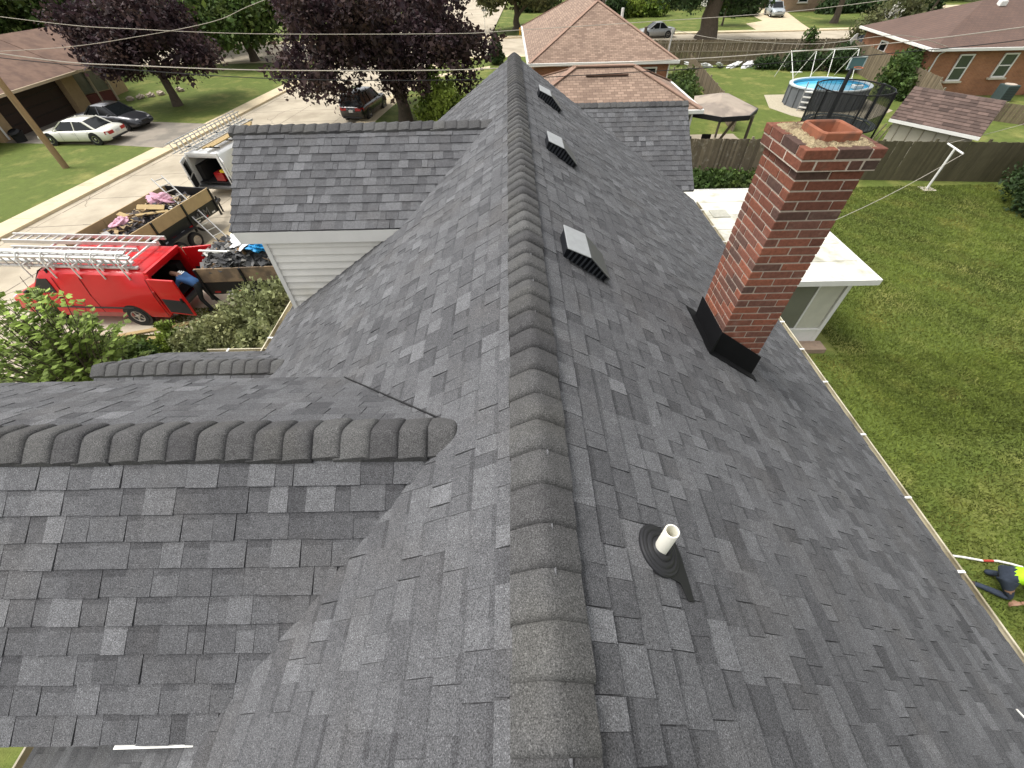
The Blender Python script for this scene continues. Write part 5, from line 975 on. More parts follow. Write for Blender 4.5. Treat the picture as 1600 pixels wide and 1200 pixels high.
# ------------------------------------------------------------------ people
def person(name, label, joints, edges, radii, loc, rz, shirt, trousers, splits, skin_c=(0.30, 0.17, 0.11)):
    """one skinned body mesh; cloth/skin by face position along the named joint chains"""
    t = thing(name, label, 'person', loc, rz)
    me = bpy.data.meshes.new('body'); names = list(joints); me.from_pydata([joints[k] for k in names], [(names.index(a), names.index(b_)) for a, b_ in edges], [])
    o = link('body', me, t); sk = o.modifiers.new('skin', 'SKIN'); sk.use_smooth_shade = True
    for i, k in enumerate(names): me.skin_vertices[0].data[i].radius = radii[k] if isinstance(radii[k], tuple) else (radii[k], radii[k]); me.skin_vertices[0].data[i].use_root = (k == 'pelvis')
    sb = o.modifiers.new('subdiv', 'SUBSURF'); sb.levels = 2; sb.render_levels = 2
    dg = bpy.context.evaluated_depsgraph_get(); em = bpy.data.meshes.new_from_object(o.evaluated_get(dg)); o.modifiers.clear(); o.data = em; em.name = 'body'
    SK = mat('skin', skin_c, .55, .08, 6); em.materials.clear()
    for m_ in (shirt, trousers, SK, mat('boots', (.05, .035, .025), .7, .2, 9), mat('hair_dark', (.012, .009, .008), .7, .2, 30)): em.materials.append(m_)
    J = {k: Vector(v) for k, v in joints.items()}
    for p in em.polygons:
        c = p.center; k = min(J, key=lambda q: (J[q]-c).length); p.material_index = splits.get(k, 0); p.use_smooth = True
    return t
def hand(t, wrist, d, palm_n, curl=.5, m=None):
    """palm and five fingers, joined in one mesh that meets the wrist"""
    w = Vector(wrist); d = Vector(d).normalized(); n = Vector(palm_n); n = (n-d*n.dot(d)).normalized(); s = d.cross(n).normalized(); b = MB()
    b.loft([[w+d*u*.09+s*(a*hw)+n*(c*.013) for a, c in ((-1, -.6), (-.6, -1), (.6, -1), (1, -.6), (1, .6), (.6, 1), (-.6, 1), (-1, .6))] for u, hw in ((-.15, .026), (.2, .034), (.6, .042), (1, .040))])
    for k, ln in enumerate((.070, .080, .075, .058)):
        r0 = w+d*.088+s*((k-1.5)*.021); p1 = r0+d*ln*.5-n*curl*.012; p2 = p1+(d*(1-curl*.7)-n*curl).normalized()*ln*.35; p3 = p2+(d*(1-curl*1.4)-n*curl*1.5).normalized()*ln*.3
        b.tube([r0, p1, p2, p3], [.0095, .009, .008, .006], 7)
    r0 = w+d*.03+s*.036; p1 = r0+(d*.6+s*.8-n*.2).normalized()*.035; b.tube([r0, p1, p1+(d*.9+s*.3-n*.4).normalized()*.03], [.012, .010, .007], 7)
    b.build('hand', MATS['skin'], t, smooth=True)
BLUE = mat('blue_shirt', (.045, .115, .26), .85, .12, 9, bump=.4, bscale=25); JEAN = mat('dark_trousers', (.030, .034, .036), .85, .15, 9, bump=.4, bscale=25)
# worker bending into the red van (local x = facing direction)
J = dict(pelvis=(0, 0, .98), waist=(.12, 0, 1.13), chest=(.36, 0, 1.30), neck=(.55, 0, 1.38), head=(.68, 0, 1.40), crown=(.82, 0, 1.42),
         hipl=(-.02, .10, .93), kneel=(.10, .14, .52), anklel=(-.08, .16, .10), toel=(.12, .17, .05), hipr=(-.02, -.10, .93), kneer=(-.05, -.14, .52), ankler=(-.30, -.15, .12), toer=(-.12, -.16, .05),
         shl=(.42, .19, 1.30), ell=(.58, .27, 1.06), wrl=(.80, .20, .98), shr=(.42, -.19, 1.30), elr=(.55, -.26, 1.04), wrr=(.78, -.20, .92))
ED = [('pelvis', 'waist'), ('waist', 'chest'), ('chest', 'neck'), ('neck', 'head'), ('head', 'crown'), ('pelvis', 'hipl'), ('hipl', 'kneel'), ('kneel', 'anklel'), ('anklel', 'toel'), ('pelvis', 'hipr'), ('hipr', 'kneer'), ('kneer', 'ankler'), ('ankler', 'toer'), ('chest', 'shl'), ('shl', 'ell'), ('ell', 'wrl'), ('chest', 'shr'), ('shr', 'elr'), ('elr', 'wrr')]
RD = dict(pelvis=(.15, .17), waist=(.14, .17), chest=(.16, .19), neck=.065, head=.09, crown=.08, hipl=.10, kneel=.075, anklel=.05, toel=.045, hipr=.10, kneer=.075, ankler=.05, toer=.045, shl=.075, ell=.05, wrl=.03, shr=.075, elr=.05, wrr=.03)
SP = dict(pelvis=1, hipl=1, hipr=1, kneel=1, kneer=1, anklel=1, ankler=1, toel=3, toer=3, ell=0, elr=0, wrl=2, wrr=2, head=2, crown=4, neck=2)
w1 = person('person', 'worker in a blue shirt and dark trousers bending into the red van', J, ED, RD, (-10.75, 11.95, 0.01), R(172), BLUE, JEAN, SP)
hand(w1, J['wrl'], (.9, -.1, -.25), (0, 0, 1)); hand(w1, J['wrr'], (.9, .1, -.25), (0, 0, 1))
pr = MB()
for i in range(3): pr.box((.30+i*.055, .0, 1.462+i*.018), (.03, .16-.03*i, .012), (0, -.55, 0))
pr.build('shirt_print', WHITE, w1)
# worker stooping on the lawn at the right edge
HV = mat('hi_vis', (.42, .75, .02), .7, .08, 9, bump=.3, bscale=25); JB = mat('blue_jeans', (.035, .045, .065), .85, .15, 9, bump=.4, bscale=25)
J2 = dict(pelvis=(0, 0, .52), waist=(.16, 0, .66), chest=(.42, 0, .78), neck=(.62, 0, .84), head=(.74, 0, .82), crown=(.87, 0, .80),
          hipl=(.0, .10, .48), kneel=(.34, .18, .30), anklel=(-.02, .20, .08), toel=(.16, .22, .04), hipr=(.0, -.10, .48), kneer=(.30, -.18, .08), ankler=(-.14, -.17, .07), toer=(-.30, -.17, .04),
          shl=(.48, .19, .78), ell=(.60, .30, .52), wrl=(.78, .26, .30), shr=(.48, -.19, .78), elr=(.40, -.36, .55), wrr=(.22, -.42, .36))
w2 = person('person', 'worker in a lime safety shirt crouching on the lawn at the right edge', J2, ED, RD, (9.12, 2.50, 0.01), R(-30), HV, JB, SP)
hand(w2, J2['wrl'], (.6, 0, -.7), (.7, 0, .7)); hand(w2, J2['wrr'], (-.6, -.2, -.6), (-.7, 0, .7))
o = MB().tube([(0, 0, .03), (.3, -.05, .03), (.62, -.12, .025), (.9, -.13, .03), (1.15, -.2, .03), (1.3, -.26, .03)], .022, 8).build('white_hose', mat('hose', (.78, .76, .7), .5, .05)); o.location = (8.75, 3.02, 0.02); props(o, 'thin white hose lying on the lawn by the gutter', 'hose')
MB().tube([(.62, -.12, .026), (.72, -.125, .027), (.82, -.128, .029)], .024, 8).build('red_band', mat('red_tape', (.45, .06, .04), .6, .1), o)
# ------------------------------------------------------------------ neighbouring houses
BROWNR = tabroof_mat('brown_tab_roof', (0.34, 0.240, 0.175), (0.20, 0.135, 0.098), (0.13, 0.085, 0.065))
BROWNR2 = tabroof_mat('plain_brown_roof', (0.135, 0.082, 0.062), (0.115, 0.072, 0.056), (0.085, 0.055, 0.045))
SHEDR = tabroof_mat('shed_roof', (0.125, 0.085, 0.070), (0.085, 0.06, 0.05), (0.05, 0.037, 0.032), w=0.35, h=0.24)
ORB = brickwall_mat('orange_brick', (0.34, 0.145, 0.07), (0.27, 0.11, 0.055), (0.33, 0.20, 0.12))
REDB = brickwall_mat('red_brick', (0.30, 0.115, 0.06), (0.24, 0.09, 0.05), (0.32, 0.2, 0.13))
def roofslab(b, pts, th=.12): slab(b, pts, th)
def W_(o, t): return inv(o, t)
def window(t, c, w, h, axis='x', m=None, sill=True, out=-1, split=True):
    """window in a wall: axis = wall direction, out = outward sign along the other axis"""
    c = Vector(c); dx = (lambda a, b_, z: Vector((a, b_*out, z))) if axis == 'x' else (lambda a, b_, z: Vector((b_*out, a, z)))
    f = MB()
    def bx(a, b_, z, sa, sb, sz): 
        f.box(c+dx(a, b_, z), (sa, sb, sz) if axis == 'x' else (sb, sa, sz))
    for s in (-1, 1): bx(s*w/2, .03, 0, .09, .09, h+.09)
    for s in (-1, 1): bx(0, .032, s*h/2, w+.09, .09, .09)
    if split: bx(0, .045, 0, w, .05, .06)
    fo = W_(f.build('window', WHITE), t)
    g = MB(); g.box(c+dx(0, .012, 0), (w, .03, h) if axis == 'x' else (.03, w, h)); g.build('pane', m or GLASSD, fo)
    if sill: s_ = MB(); s_.box(c+dx(0, .07, -h/2-.10), (w+.35, .2, .10) if axis == 'x' else (.2, w+.35, .10)); s_.build('sill', mat('stone_sill', (.55, .50, .40), .85, .1, 4), fo)
    return fo
# brown hip-roofed house straight ahead, with its lower wing
N = thing('hip_roof_house', 'red brick house with brown hip roof straight beyond the ridge', 'house', (6.2, 44, 0))
q = MB(); ex0, ex1, ey0, ey1, ez, ap, az = 1.25, 11.3, 34.6, 52.0, 3.0, 5.0, 5.65
xm = (ex0+ex1)/2
roofslab(q, [(ex0, ey0, ez), (ex1, ey0, ez), (xm, ey0+ap, az)]); roofslab(q, [(ex0, ey0, ez), (xm, ey0+ap, az), (xm, ey1-ap, az), (ex0, ey1, ez)]); roofslab(q, [(ex1, ey0, ez), (xm, ey0+ap, az), (xm, ey1-ap, az), (ex1, ey1, ez)]); roofslab(q, [(ex0, ey1, ez), (ex1, ey1, ez), (xm, ey1-ap, az)])
Nr = W_(q.build('roof', BROWNR), N)
hc = MB()
for a, b_ in (((ex0, ey0, ez), (xm, ey0+ap, az)), ((ex1, ey0, ez), (xm, ey0+ap, az)), ((xm, ey0+ap, az), (xm, ey1-ap, az)), ((ex0, ey1, ez), (xm, ey1-ap, az)), ((ex1, ey1, ez), (xm, ey1-ap, az))):
    hc.bar(Vector(a)+Vector((0, 0, .015)), Vector(b_)+Vector((0, 0, .015)), .24, .04)
W_(hc.build('hip_cap', mat('hip_cap', (.30, .195, .145), .95, .15, 5)), N)
q = MB(); q.box((xm, ey0-.06, ez-.08), (ex1-ex0+.2, .14, .16)); q.box((ex0-.06, (ey0+ey1)/2, ez-.08), (.14, ey1-ey0, .16)); q.box((ex1+.06, (ey0+ey1)/2, ez-.08), (.14, ey1-ey0, .16)); W_(q.build('gutter', WHITE), N)
q = MB(); q.box((xm, (ey0+ey1)/2, 1.45), (ex1-ex0-.9, ey1-ey0-.9, 2.9)); W_(q.build('wall', REDB), N)
window(N, (9.6, ey0+.45, 2.0), .9, 1.1); window(N, (6.6, ey0+.45, 2.1), 1.3, .9)
W_(MB().bar((10.85, ey0+.3, 2.9), (10.85, ey0+.3, .1), .08, .08).build('downspout', WHITE), N)
for x, y, z, m_ in ((8.9, 43.2, 4.2, WHITE), (10.3, 40.6, 3.35, BARK), (6.9, 47.5, 5.6, WHITE), (7.9, 46.5, 4.9, BARK)):
    W_(MB().tube([(x, y, z), (x, y, z+.7)], .11, 10).build('roof_pipe', m_, smooth=True), N)
ms = MB(); ms.tube([(10.95, 36.0, 3.0), (10.95, 36.0, 4.3)], .05, 8); ms.box((10.95, 36.0, 4.35), (.16, .16, .2)); W_(ms.build('service_mast', ALU), N)
wg = thing('wing_roof_house', 'low brown-roofed garage wing in front of the hip-roofed house', 'garage', (5, 27, 0))
q = MB(); a0, a1, b0, b1, hz_ = .2, 9.5, 23.9, 29.9, 2.8; c0, c1, cy, cz_ = 3.4, 6.5, 26.9, 4.1
roofslab(q, [(a0, b0, hz_), (a1, b0, hz_), (c1, cy, cz_), (c0, cy, cz_)]); roofslab(q, [(a0, b1, hz_), (a1, b1, hz_), (c1, cy, cz_), (c0, cy, cz_)]); roofslab(q, [(a1, b0, hz_), (a1, b1, hz_), (c1, cy, cz_)]); roofslab(q, [(a0, b0, hz_), (a0, b1, hz_), (c0, cy, cz_)])
W_(q.build('roof', BROWNR), wg)
q = MB(); q.bar((c0, cy, cz_+.04), (c1, cy, cz_+.04), .3, .06)
for s in ((a1, b0), (a1, b1)): q.bar((*s, hz_+.03), (c1, cy, cz_+.03), .28, .05)
for s in ((a0, b0), (a0, b1)): q.bar((*s, hz_+.03), (c0, cy, cz_+.03), .28, .05)
W_(q.build('hip_cap', MATS['hip_cap']), wg)
q = MB(); q.box(((a0+a1)/2, b0-.06, hz_-.08), (a1-a0+.2, .14, .16)); q.box((a1+.06, (b0+b1)/2, hz_-.08), (.14, b1-b0, .16)); W_(q.build('gutter', WHITE), wg)
q = MB(); q.box(((a0+a1)/2, (b0+b1)/2, 1.35), (a1-a0-.9, b1-b0-.9, 2.7)); W_(q.build('wall', REDB), wg)
W_(MB().bar((a1-.3, b0+.3, 2.7), (a1-.3, b0+.3, .1), .08, .08).build('downspout', WHITE), wg)
W_(MB().box((5.0, 26.2, 3.86), (2.2, .12, .06), (-.4, 0, 0)).build('roof_vent_strip', mat('vent_strip', (.12, .07, .05), .9, .1)), wg)
# canopy over the neighbour's patio
cn = thing('patio_canopy', 'weathered low canopy with black edge between the brown wing and the lawn', 'canopy', (11, 26, 0))
CANM = mat('canopy_top', (.36, .30, .24), .85, .15, 1.2, c2=(.24, .2, .165), c2scale=1.0)
q = MB(); q.add([(9.6, 25.2, 2.35), (10.8, 24.2, 2.35), (12.3, 24.4, 2.35), (13.2, 25.6, 2.35), (12.7, 28.6, 2.4), (10.6, 28.2, 2.4), (11.2, 25.9, 2.75), (11.7, 27.2, 2.75)], [(0, 1, 6), (1, 2, 6), (2, 3, 6), (3, 7, 6), (3, 4, 7), (4, 5, 7), (5, 0, 6, 7)]); co = W_(q.build('canopy_top', CANM), cn); sl = co.modifiers.new('thick', 'SOLIDIFY'); sl.thickness = .04
for a, b_ in (((9.6, 25.2), (10.8, 24.2)), ((10.8, 24.2), (12.3, 24.4)), ((12.3, 24.4), (13.2, 25.6)), ((13.2, 25.6), (12.7, 28.6)), ((9.2, 24.6), (9.6, 25.2))): W_(MB().bar((*a, 2.25), (*b_, 2.25), .06, .22).build('valance', BLACK), cn)
for x, y in ((10.8, 24.3), (12.6, 24.6), (13.1, 25.7), (12.6, 28.4), (10.6, 28.1), (9.6, 25.2)): W_(MB().bar((x, y, 0), (x, y, 2.3), .07, .07).build('post', mat('canopy_post', (.10, .08, .06), .8, .1)), cn)
W_(MB().bar((11.0, 25.3, 0), (12.0, 25.0, 2.2), .12, .12).build('brace', WOODG), cn)
for i, (x, y, lb) in enumerate([(10.2, 26.0, 'dark patio chair farthest left under the canopy'), (11.1, 26.3, 'dark patio chair in the middle under the canopy')]):
    ch = thing('patio_chair', lb, 'chair', (x, y, 0), .4+i, 'patio chairs'); MB().box((0, 0, .42), (.5, .5, .06)).build('seat', BLACK, ch, bevel=.02); MB().box((-.24, 0, .75), (.05, .5, .6)).build('backrest', BLACK, ch, bevel=.02)
    for sx in (-1, 1):
        for sy in (-1, 1): MB().bar((sx*.22, sy*.22, 0), (sx*.22, sy*.22, .4), .035).build('leg', BLACK, ch)
sheet('neighbour_patio', [(9.3, 23.6), (14.2, 23.6), (14.2, 29.5), (9.8, 29.5)], .012, mat('patio_slab', (.33, .28, .21), .9, .15, 1.5), .05)
# brick ranch on the right
Rh = thing('brick_ranch', 'orange brick ranch house with brown roof and white windows at the right', 'house', (36, 41, 0))
q = MB(); rx0, rx1, ry0, ry1, rz0 = 29.9, 52, 36.7, 47.5, 2.95; ryc = (ry0+ry1)/2; rzt = 4.95; rxa = 36.0
roofslab(q, [(rx0, ry0, rz0), (rx1, ry0-.6, rz0), (rx1, ryc, rzt), (rxa, ryc, rzt)]); roofslab(q, [(rx0+1.2, ry1, rz0), (rx1, ry1, rz0), (rx1, ryc, rzt), (rxa, ryc, rzt)]); roofslab(q, [(rx0, ry0, rz0), (rx0+1.2, ry1, rz0), (rxa, ryc, rzt)])
W_(q.build('roof', BROWNR2), Rh)
q = MB(); q.bar((rx0-.05, ry0-.08, rz0-.07), (rx1, ry0-.68, rz0-.07), .14, .16); q.bar((rx0-.08, ry0, rz0-.07), (rx0+1.12, ry1, rz0-.07), .12, .16); W_(q.build('gutter', WHITE), Rh)
q = MB(); q.prism([(rx0+.5, ry0+.45), (rx1, ry0-.12), (rx1, ry1-.5), (rx0+1.6, ry1-.5)], 0, 2.92); W_(q.build('wall', ORB), Rh)
q = MB(); q.tube([(30.9, 36.65, 2.85), (30.75, 36.95, 2.6), (30.75, 37.02, 2.4), (30.75, 37.02, .2)], .05, 8); W_(q.build('downspout', WHITE, smooth=True), Rh)
for x, w, h, zc in ((32.9, .95, 1.5, 1.75), (36.0, .95, 1.35, 1.85), (38.3, .9, .7, 2.1)): window(Rh, (x, 37.13-.026*(x-30), zc), w, h, m=mat('dark_green_pane', (.06, .075, .06), .15, .2, 2, spec=.6))  # panes in one dark greenish grey
for y in (39.5, 43.5): window(Rh, (rx0+.5+.11*(y-37.1), y, 1.8), .9, 1.2, 'y', split=True)
W_(MB().box((40.2, 36.75, 1.0), (1.0, .1, 2.0)).build('door', WHITE), Rh); W_(MB().box((40.0, 36.3, .15), (2.2, 1.0, .3)).build('step', MATS['stone_sill']), Rh)
for x, y in ((36.9, 41.4), (40.2, 40.0)): W_(MB().box((x, y, 4.8), (.5, .4, .3)).build('roof_vent', WHITE, bevel=.03), Rh)
dsh = MB(); dsh.lathe([(.001, .05), (.2, .08), (.38, .16), (.40, .17), (.37, .17), (.2, .10), (.001, .07)], 20, (40.6, 40.6, 5.0), Matrix.Rotation(R(60), 3, 'X')); dsh.tube([(40.6, 40.6, 4.4), (40.6, 40.6, 5.0)], .03, 6); W_(dsh.build('satellite_dish', WHITE, smooth=True), Rh)
ac = thing('air_conditioner', 'dark air conditioning unit standing by the orange brick wall', 'air conditioner', (36.1, 35.6, 0)); MB().box((0, 0, .5), (.85, .85, .95)).build('case', mat('ac_case', (.06, .085, .085), .6, .15, 6), ac, bevel=.04); MB().lathe([(.02, .98), (.32, .985), (.36, 1.0), (.36, .975)], 20).build('fan_guard', MATS['mortar'], ac)
for k in range(8): MB().box((0, -.43, .15+k*.1), (.8, .02, .03)).build('louver', BLACK, ac)
# garden shed
sh = thing('garden_shed', 'small shed with dark brown shingled roof behind the dark board fence', 'shed', (22, 24.5, 0))
E0, E1, T0, T1 = Vector((19.75, 24.5, 2.05)), Vector((22.0, 21.35, 2.05)), Vector((21.55, 26.3, 3.05)), Vector((23.85, 23.15, 3.05)); o2 = T0-E0; o2.z = 0
q = MB(); roofslab(q, [E0, E1, T1, T0], .07); B0, B1 = E0+o2*2, E1+o2*2; roofslab(q, [T0, T1, B1, B0], .07); so = W_(q.build('roof', SHEDR), sh)
# the near roof slope's shingles, laid course by course
ev = (E1-E0); eu = ev.normalized(); evp = (T0-E0).normalized(); en = eu.cross(evp); en = en if en.z > 0 else -en; r = random.Random(3); lv = (T0-E0).length; c = 0; stc = MB()
SHP = mat('shed_shingle', (.105, .072, .060), .95, .2, 6, tone=.45)
while c*.24 < lv-.1:
    u = -r.random()*.3
    while u < ev.length:
        w = r.uniform(.25, .5); ua, ub = max(u, 0), min(u+w, ev.length); u += w
        if ub-ua < .03: continue
        q4 = [E0+eu*(ua+.006)+evp*(c*.24), E0+eu*(ub-.006)+evp*(c*.24), E0+eu*(ub-.006)+evp*min(lv, c*.24+.28), E0+eu*(ua+.006)+evp*min(lv, c*.24+.28)]
        MB().add(q4+[q4[0]+en*.03, q4[1]+en*.03, q4[2]+en*.005, q4[3]+en*.005], FS, r.random()).build('shingle', SHP, so, recalc=False, tone=True)
    c += 1
q = MB(); q.bar(E0-Vector((0, 0, .07)), E1-Vector((0, 0, .07)), .06, .14); W_(q.build('fascia', WHITE), sh)
ins = o2.normalized()*.25; base = [E0+ins+eu*.2, E1+ins-eu*.2, B1-ins-eu*.2, B0-ins+eu*.2]
q = MB(); q.prism([(p.x, p.y) for p in base], 0, 2.0); mid0, mid1 = (base[0]+base[3])/2, (base[1]+base[2])/2
q.add([(base[0].x, base[0].y, 2.0), (base[3].x, base[3].y, 2.0), (mid0.x, mid0.y, 2.9), (base[1].x, base[1].y, 2.0), (base[2].x, base[2].y, 2.0), (mid1.x, mid1.y, 2.9)], [(0, 1, 2), (3, 5, 4)]); W_(q.build('wall', mat('shed_wall', (.40, .37, .30), .85, .12, 2)), sh)
fw = base[1]-base[0]
for i in range(6): p = base[0]+fw*(.1+i*.16)-ins*.06; W_(MB().box((p.x, p.y, 1.0), (.04, .04, 1.95)).build('batten', mat('batten', (.30, .27, .21), .85, .1)), sh)
for i, lb in enumerate(('outermost board leaning against the shed end', 'inner board leaning against the shed end')):
    p = base[0]-eu*(.5+.25*i); o = MB().bar((0, 0, 0), eu*.5+Vector((0, 0, 1.75)), .14, .04).build('leaning_board', WOODG, None, tone=True); o.location = (p.x, p.y, .0); props(o, lb, 'board', 'boards leaning on the shed')
# ranch house on the left
Lh = thing('ranch_house', 'tan ranch house with brown roof and dark garage door at the upper left', 'house', (-36, 38, 0))
q = MB(); roofslab(q, [(-33.1, 31.6, 2.5), (-33.2, 39.2, 2.5), (-38.0, 39.4, 4.55), (-37.8, 31.6, 4.55)]); roofslab(q, [(-33.15, 39.0, 2.52), (-31.9, 41.6, 2.5), (-37.0, 46.0, 4.55), (-38.0, 39.4, 4.58)]); roofslab(q, [(-37.8, 31.6, 4.55), (-38.0, 39.4, 4.55), (-37.0, 46.0, 4.55), (-46, 46, 2.5), (-46, 31.6, 2.5)])
roofslab(q, [(-33.1, 31.6, 2.5), (-37.8, 31.6, 4.55), (-46, 31.6, 2.5), (-46, 27, 2.3), (-34, 27, 2.3)]); W_(q.build('roof', mat('ranch_roof', (.19, .120, .088), .95, .16, 4, c2=(.145, .092, .07), c2scale=1.5)), Lh)
q = MB(); q.bar((-33.05, 31.5, 2.42), (-33.15, 39.2, 2.42), .1, .16); q.bar((-33.12, 39.15, 2.44), (-31.85, 41.6, 2.42), .1, .16); W_(q.build('fascia', mat('tan_fascia', (.52, .42, .29), .7, .08)), Lh)
q = MB(); q.prism([(-34.5, 31.0), (-34.2, 31.0), (-34.2, 32.2), (-34.5, 32.2)], 0, 2.5); q.prism([(-34.5, 38.0), (-33.9, 38.0), (-33.9, 39.3), (-34.5, 39.3)], 0, 2.5); q.prism([(-45, 28), (-34.6, 28), (-34.6, 45), (-45, 45)], 0, 2.45); W_(q.build('wall', mat('tan_brick', (.36, .26, .145), .9, .15, 3)), Lh)
gd = W_(MB().box((-34.35, 35.1, 1.18), (.08, 5.7, 2.36)).build('garage_door', mat('brown_door', (.040, .024, .018), .6, .12, 4)), Lh)
for k in range(3): MB().box((-34.30, 35.1, .6+k*.58), (.03, 5.7, .03)).build('door_seam', BLACK, gd)
q = MB(); q.prism([(-34.4, 39.4), (-33.4, 41.7), (-33.6, 41.8), (-34.6, 39.5)], 0, .75); W_(q.build('planter', mat('planter_red', (.14, .05, .04), .9, .2, 5)), Lh)
for k in range(3):
    a = Vector((-34.4, 39.5, 0)).lerp(Vector((-33.4, 41.7, 0)), k/2.0); W_(MB().bar((a.x, a.y, 0), (a.x, a.y, 2.45), .14, .14).build('post', mat('post_tan', (.42, .36, .26), .8, .1)), Lh)
W_(MB().hexa([(-34.55, 39.6, .8), (-33.6, 41.7, .8), (-33.7, 41.75, .8), (-34.65, 39.65, .8)], [(-34.55, 39.6, 2.3), (-33.6, 41.7, 2.3), (-33.7, 41.75, 2.3), (-34.65, 39.65, 2.3)]).build('window', mat('green_pane', (.16, .17, .13), .2, .2, 2, spec=.6)), Lh)
W_(MB().box((-37.0, 45.3, 4.7), (.35, .35, .5)).build('chimney', WHITE, bevel=.03), Lh)
W_(MB().bar((-34.05, 31.3, 2.4), (-34.05, 31.3, .1), .08).build('downspout', WHITE), Lh)
tb = thing('trash_tub', 'dark rubber tub with junk beside the garage door', 'tub', (-33.2, 31.2, 0)); MB().lathe([(.30, 0), (.38, .55), (.42, .6), (.38, .6), (.30, .05), (.001, .05)], 20).build('tub', RUBBER, tb, smooth=True); MB().lathe([(.25, .55), (.36, .65), (.25, .75)], 20, (.1, 0, 0), Matrix.Rotation(.3, 3, 'X')).build('tyre', RUBBER, tb, smooth=True)
for i in range(6):
    y = 41.5+i*.55; crumple('bed_stone', ('first', 'second', 'third', 'fourth', 'fifth', 'sixth')[i]+' pale stone of the flower bed under the smaller purple maple, counted from the garage', 'stone', (-32.2+i*.55, y, .12), (.28, .25, .16), mat('pale_stone', (.5, .42, .34), .9, .15, 6), 40+i, 'flower bed stones')
# far houses across the street
gh = thing('grey_house', 'grey sided house behind the peak of the brown hip roof', 'house', (15, 95, 0)); q = MB(); q.prism([(10.2, 90.5), (20.2, 87.6), (22, 96), (11.5, 99)], 0, 5.6); W_(q.build('wall', mat('grey_siding', (.36, .34, .32), .8, .06, 2)), gh)
q = MB(); q.add([(9.8, 90, 5.6), (20.6, 87, 5.6), (22.4, 96.4, 5.6), (11.2, 99.6, 5.6), (15.4, 88.4, 8.2), (16.8, 98, 8.2)], [(0, 1, 4), (1, 2, 5, 4), (2, 3, 5), (3, 0, 4, 5)]); W_(q.build('roof', BROWNR2), gh)
wv = (Vector((20.2, 87.6, 0))-Vector((10.2, 90.5, 0))).normalized(); 
for k, s in enumerate((2.0, 4.6)):
    p = Vector((10.2, 90.5, 2.1))+wv*s; W_(MB().bar(p-wv*.6, p+wv*.6, .14, 1.6).build('window', WHITE), gh); W_(MB().bar(p-wv*.45+Vector((0, -.06, 0)), p+wv*.45+Vector((0, -.06, 0)), .1, 1.35).build('pane', GLASSD), gh)
W_(MB().bar((20.2, 87.5, 0), (20.2, 87.5, 5.5), .15).build('corner_board', WHITE), gh)
fh = thing('far_brick_house', 'tan brick house across the street behind the dark hedge', 'house', (55, 92, 0)); q = MB(); q.box((54, 91, 1.6), (22, 8, 3.2)); W_(q.build('wall', brickwall_mat('tan_far_brick', (.33, .22, .14), (.27, .18, .12), (.3, .24, .17))), fh)
q = MB(); q.add([(42.5, 86, 3.2), (66, 86, 3.2), (66, 96, 3.2), (42.5, 96, 3.2), (46, 91, 5.4), (62, 91, 5.4)], [(0, 1, 5, 4), (1, 2, 5), (2, 3, 4, 5), (3, 0, 4)]); W_(q.build('roof', BROWNR2), fh)
for x in (46, 51, 57, 62): window(fh, (x, 86.98, 1.7), 1.4, 1.2)
gg = thing('white_garage', 'white garage at the head of the far driveway', 'garage', (36.5, 92, 0)); q = MB(); q.box((38, 95, 1.5), (8, 6, 3)); W_(q.build('wall', mat('off_white', (.6, .58, .52), .8, .06)), gg); q = MB(); q.add([(33.6, 91.6, 3), (42.4, 91.6, 3), (42.4, 98.4, 3), (33.6, 98.4, 3), (33.6, 95, 4.4), (42.4, 95, 4.4)], [(0, 1, 5, 4), (2, 3, 4, 5), (1, 2, 5), (3, 0, 4)]); W_(q.build('roof', BROWNR2), gg); gdo = W_(MB().box((38.5, 91.98, 1.15), (4.6, .06, 2.3)).build('garage_door', WHITE), gg)

# ------------------------------------------------------------------ fences
def fence(name, label, A, B, h, m, post_m, seed, bw=.14, rails_front=True, gap=.012, post_h=.1, span=2.4, side=1, dog=True):
    A, B = Vector((*A, 0)), Vector((*B, 0)); d = (B-A).normalized(); L_ = (B-A).length; n = Vector((-d.y, d.x, 0))*side; r = random.Random(seed); t = thing(name, label, 'fence', A); b = MB(); s = 0
    while s < L_:
        w = bw*r.uniform(.9, 1.08); hh = h*r.uniform(.99, 1.01); lean = r.uniform(-.012, .012); o = r.uniform(-.008, .008); p = d*(s+w/2)+n*o
        b.add([p-d*(w/2-gap/2)-n*.012, p+d*(w/2-gap/2)-n*.012, p+d*(w/2-gap/2)+n*.012, p-d*(w/2-gap/2)+n*.012]+[q_+d*lean+Vector((0, 0, hh)) for q_ in (p-d*(w/2-gap/2)-n*.012, p+d*(w/2-gap/2)-n*.012, p+d*(w/2-gap/2)+n*.012, p-d*(w/2-gap/2)+n*.012)], [(0, 3, 2, 1), (4, 5, 6, 7), (0, 1, 5, 4), (1, 2, 6, 5), (2, 3, 7, 6), (3, 0, 4, 7)], r.random()); s += w
    bo = b.build('boards', m, t, tone=True, recalc=False); bo['kind'] = 'stuff'
    k = int(L_/span)+1
    for i in range(k+1):
        p = d*min(L_, i*L_/k)-n*.06; MB().bar(p, p+Vector((0, 0, h+post_h*r.random())), .09).build('post', post_m, t)
    for z in (.35, h*.55, h-.2): MB().bar(-n*.035+Vector((0, 0, z)), d*L_-n*.035+Vector((0, 0, z)), .04, .09).build('rail', post_m, t)
    return t
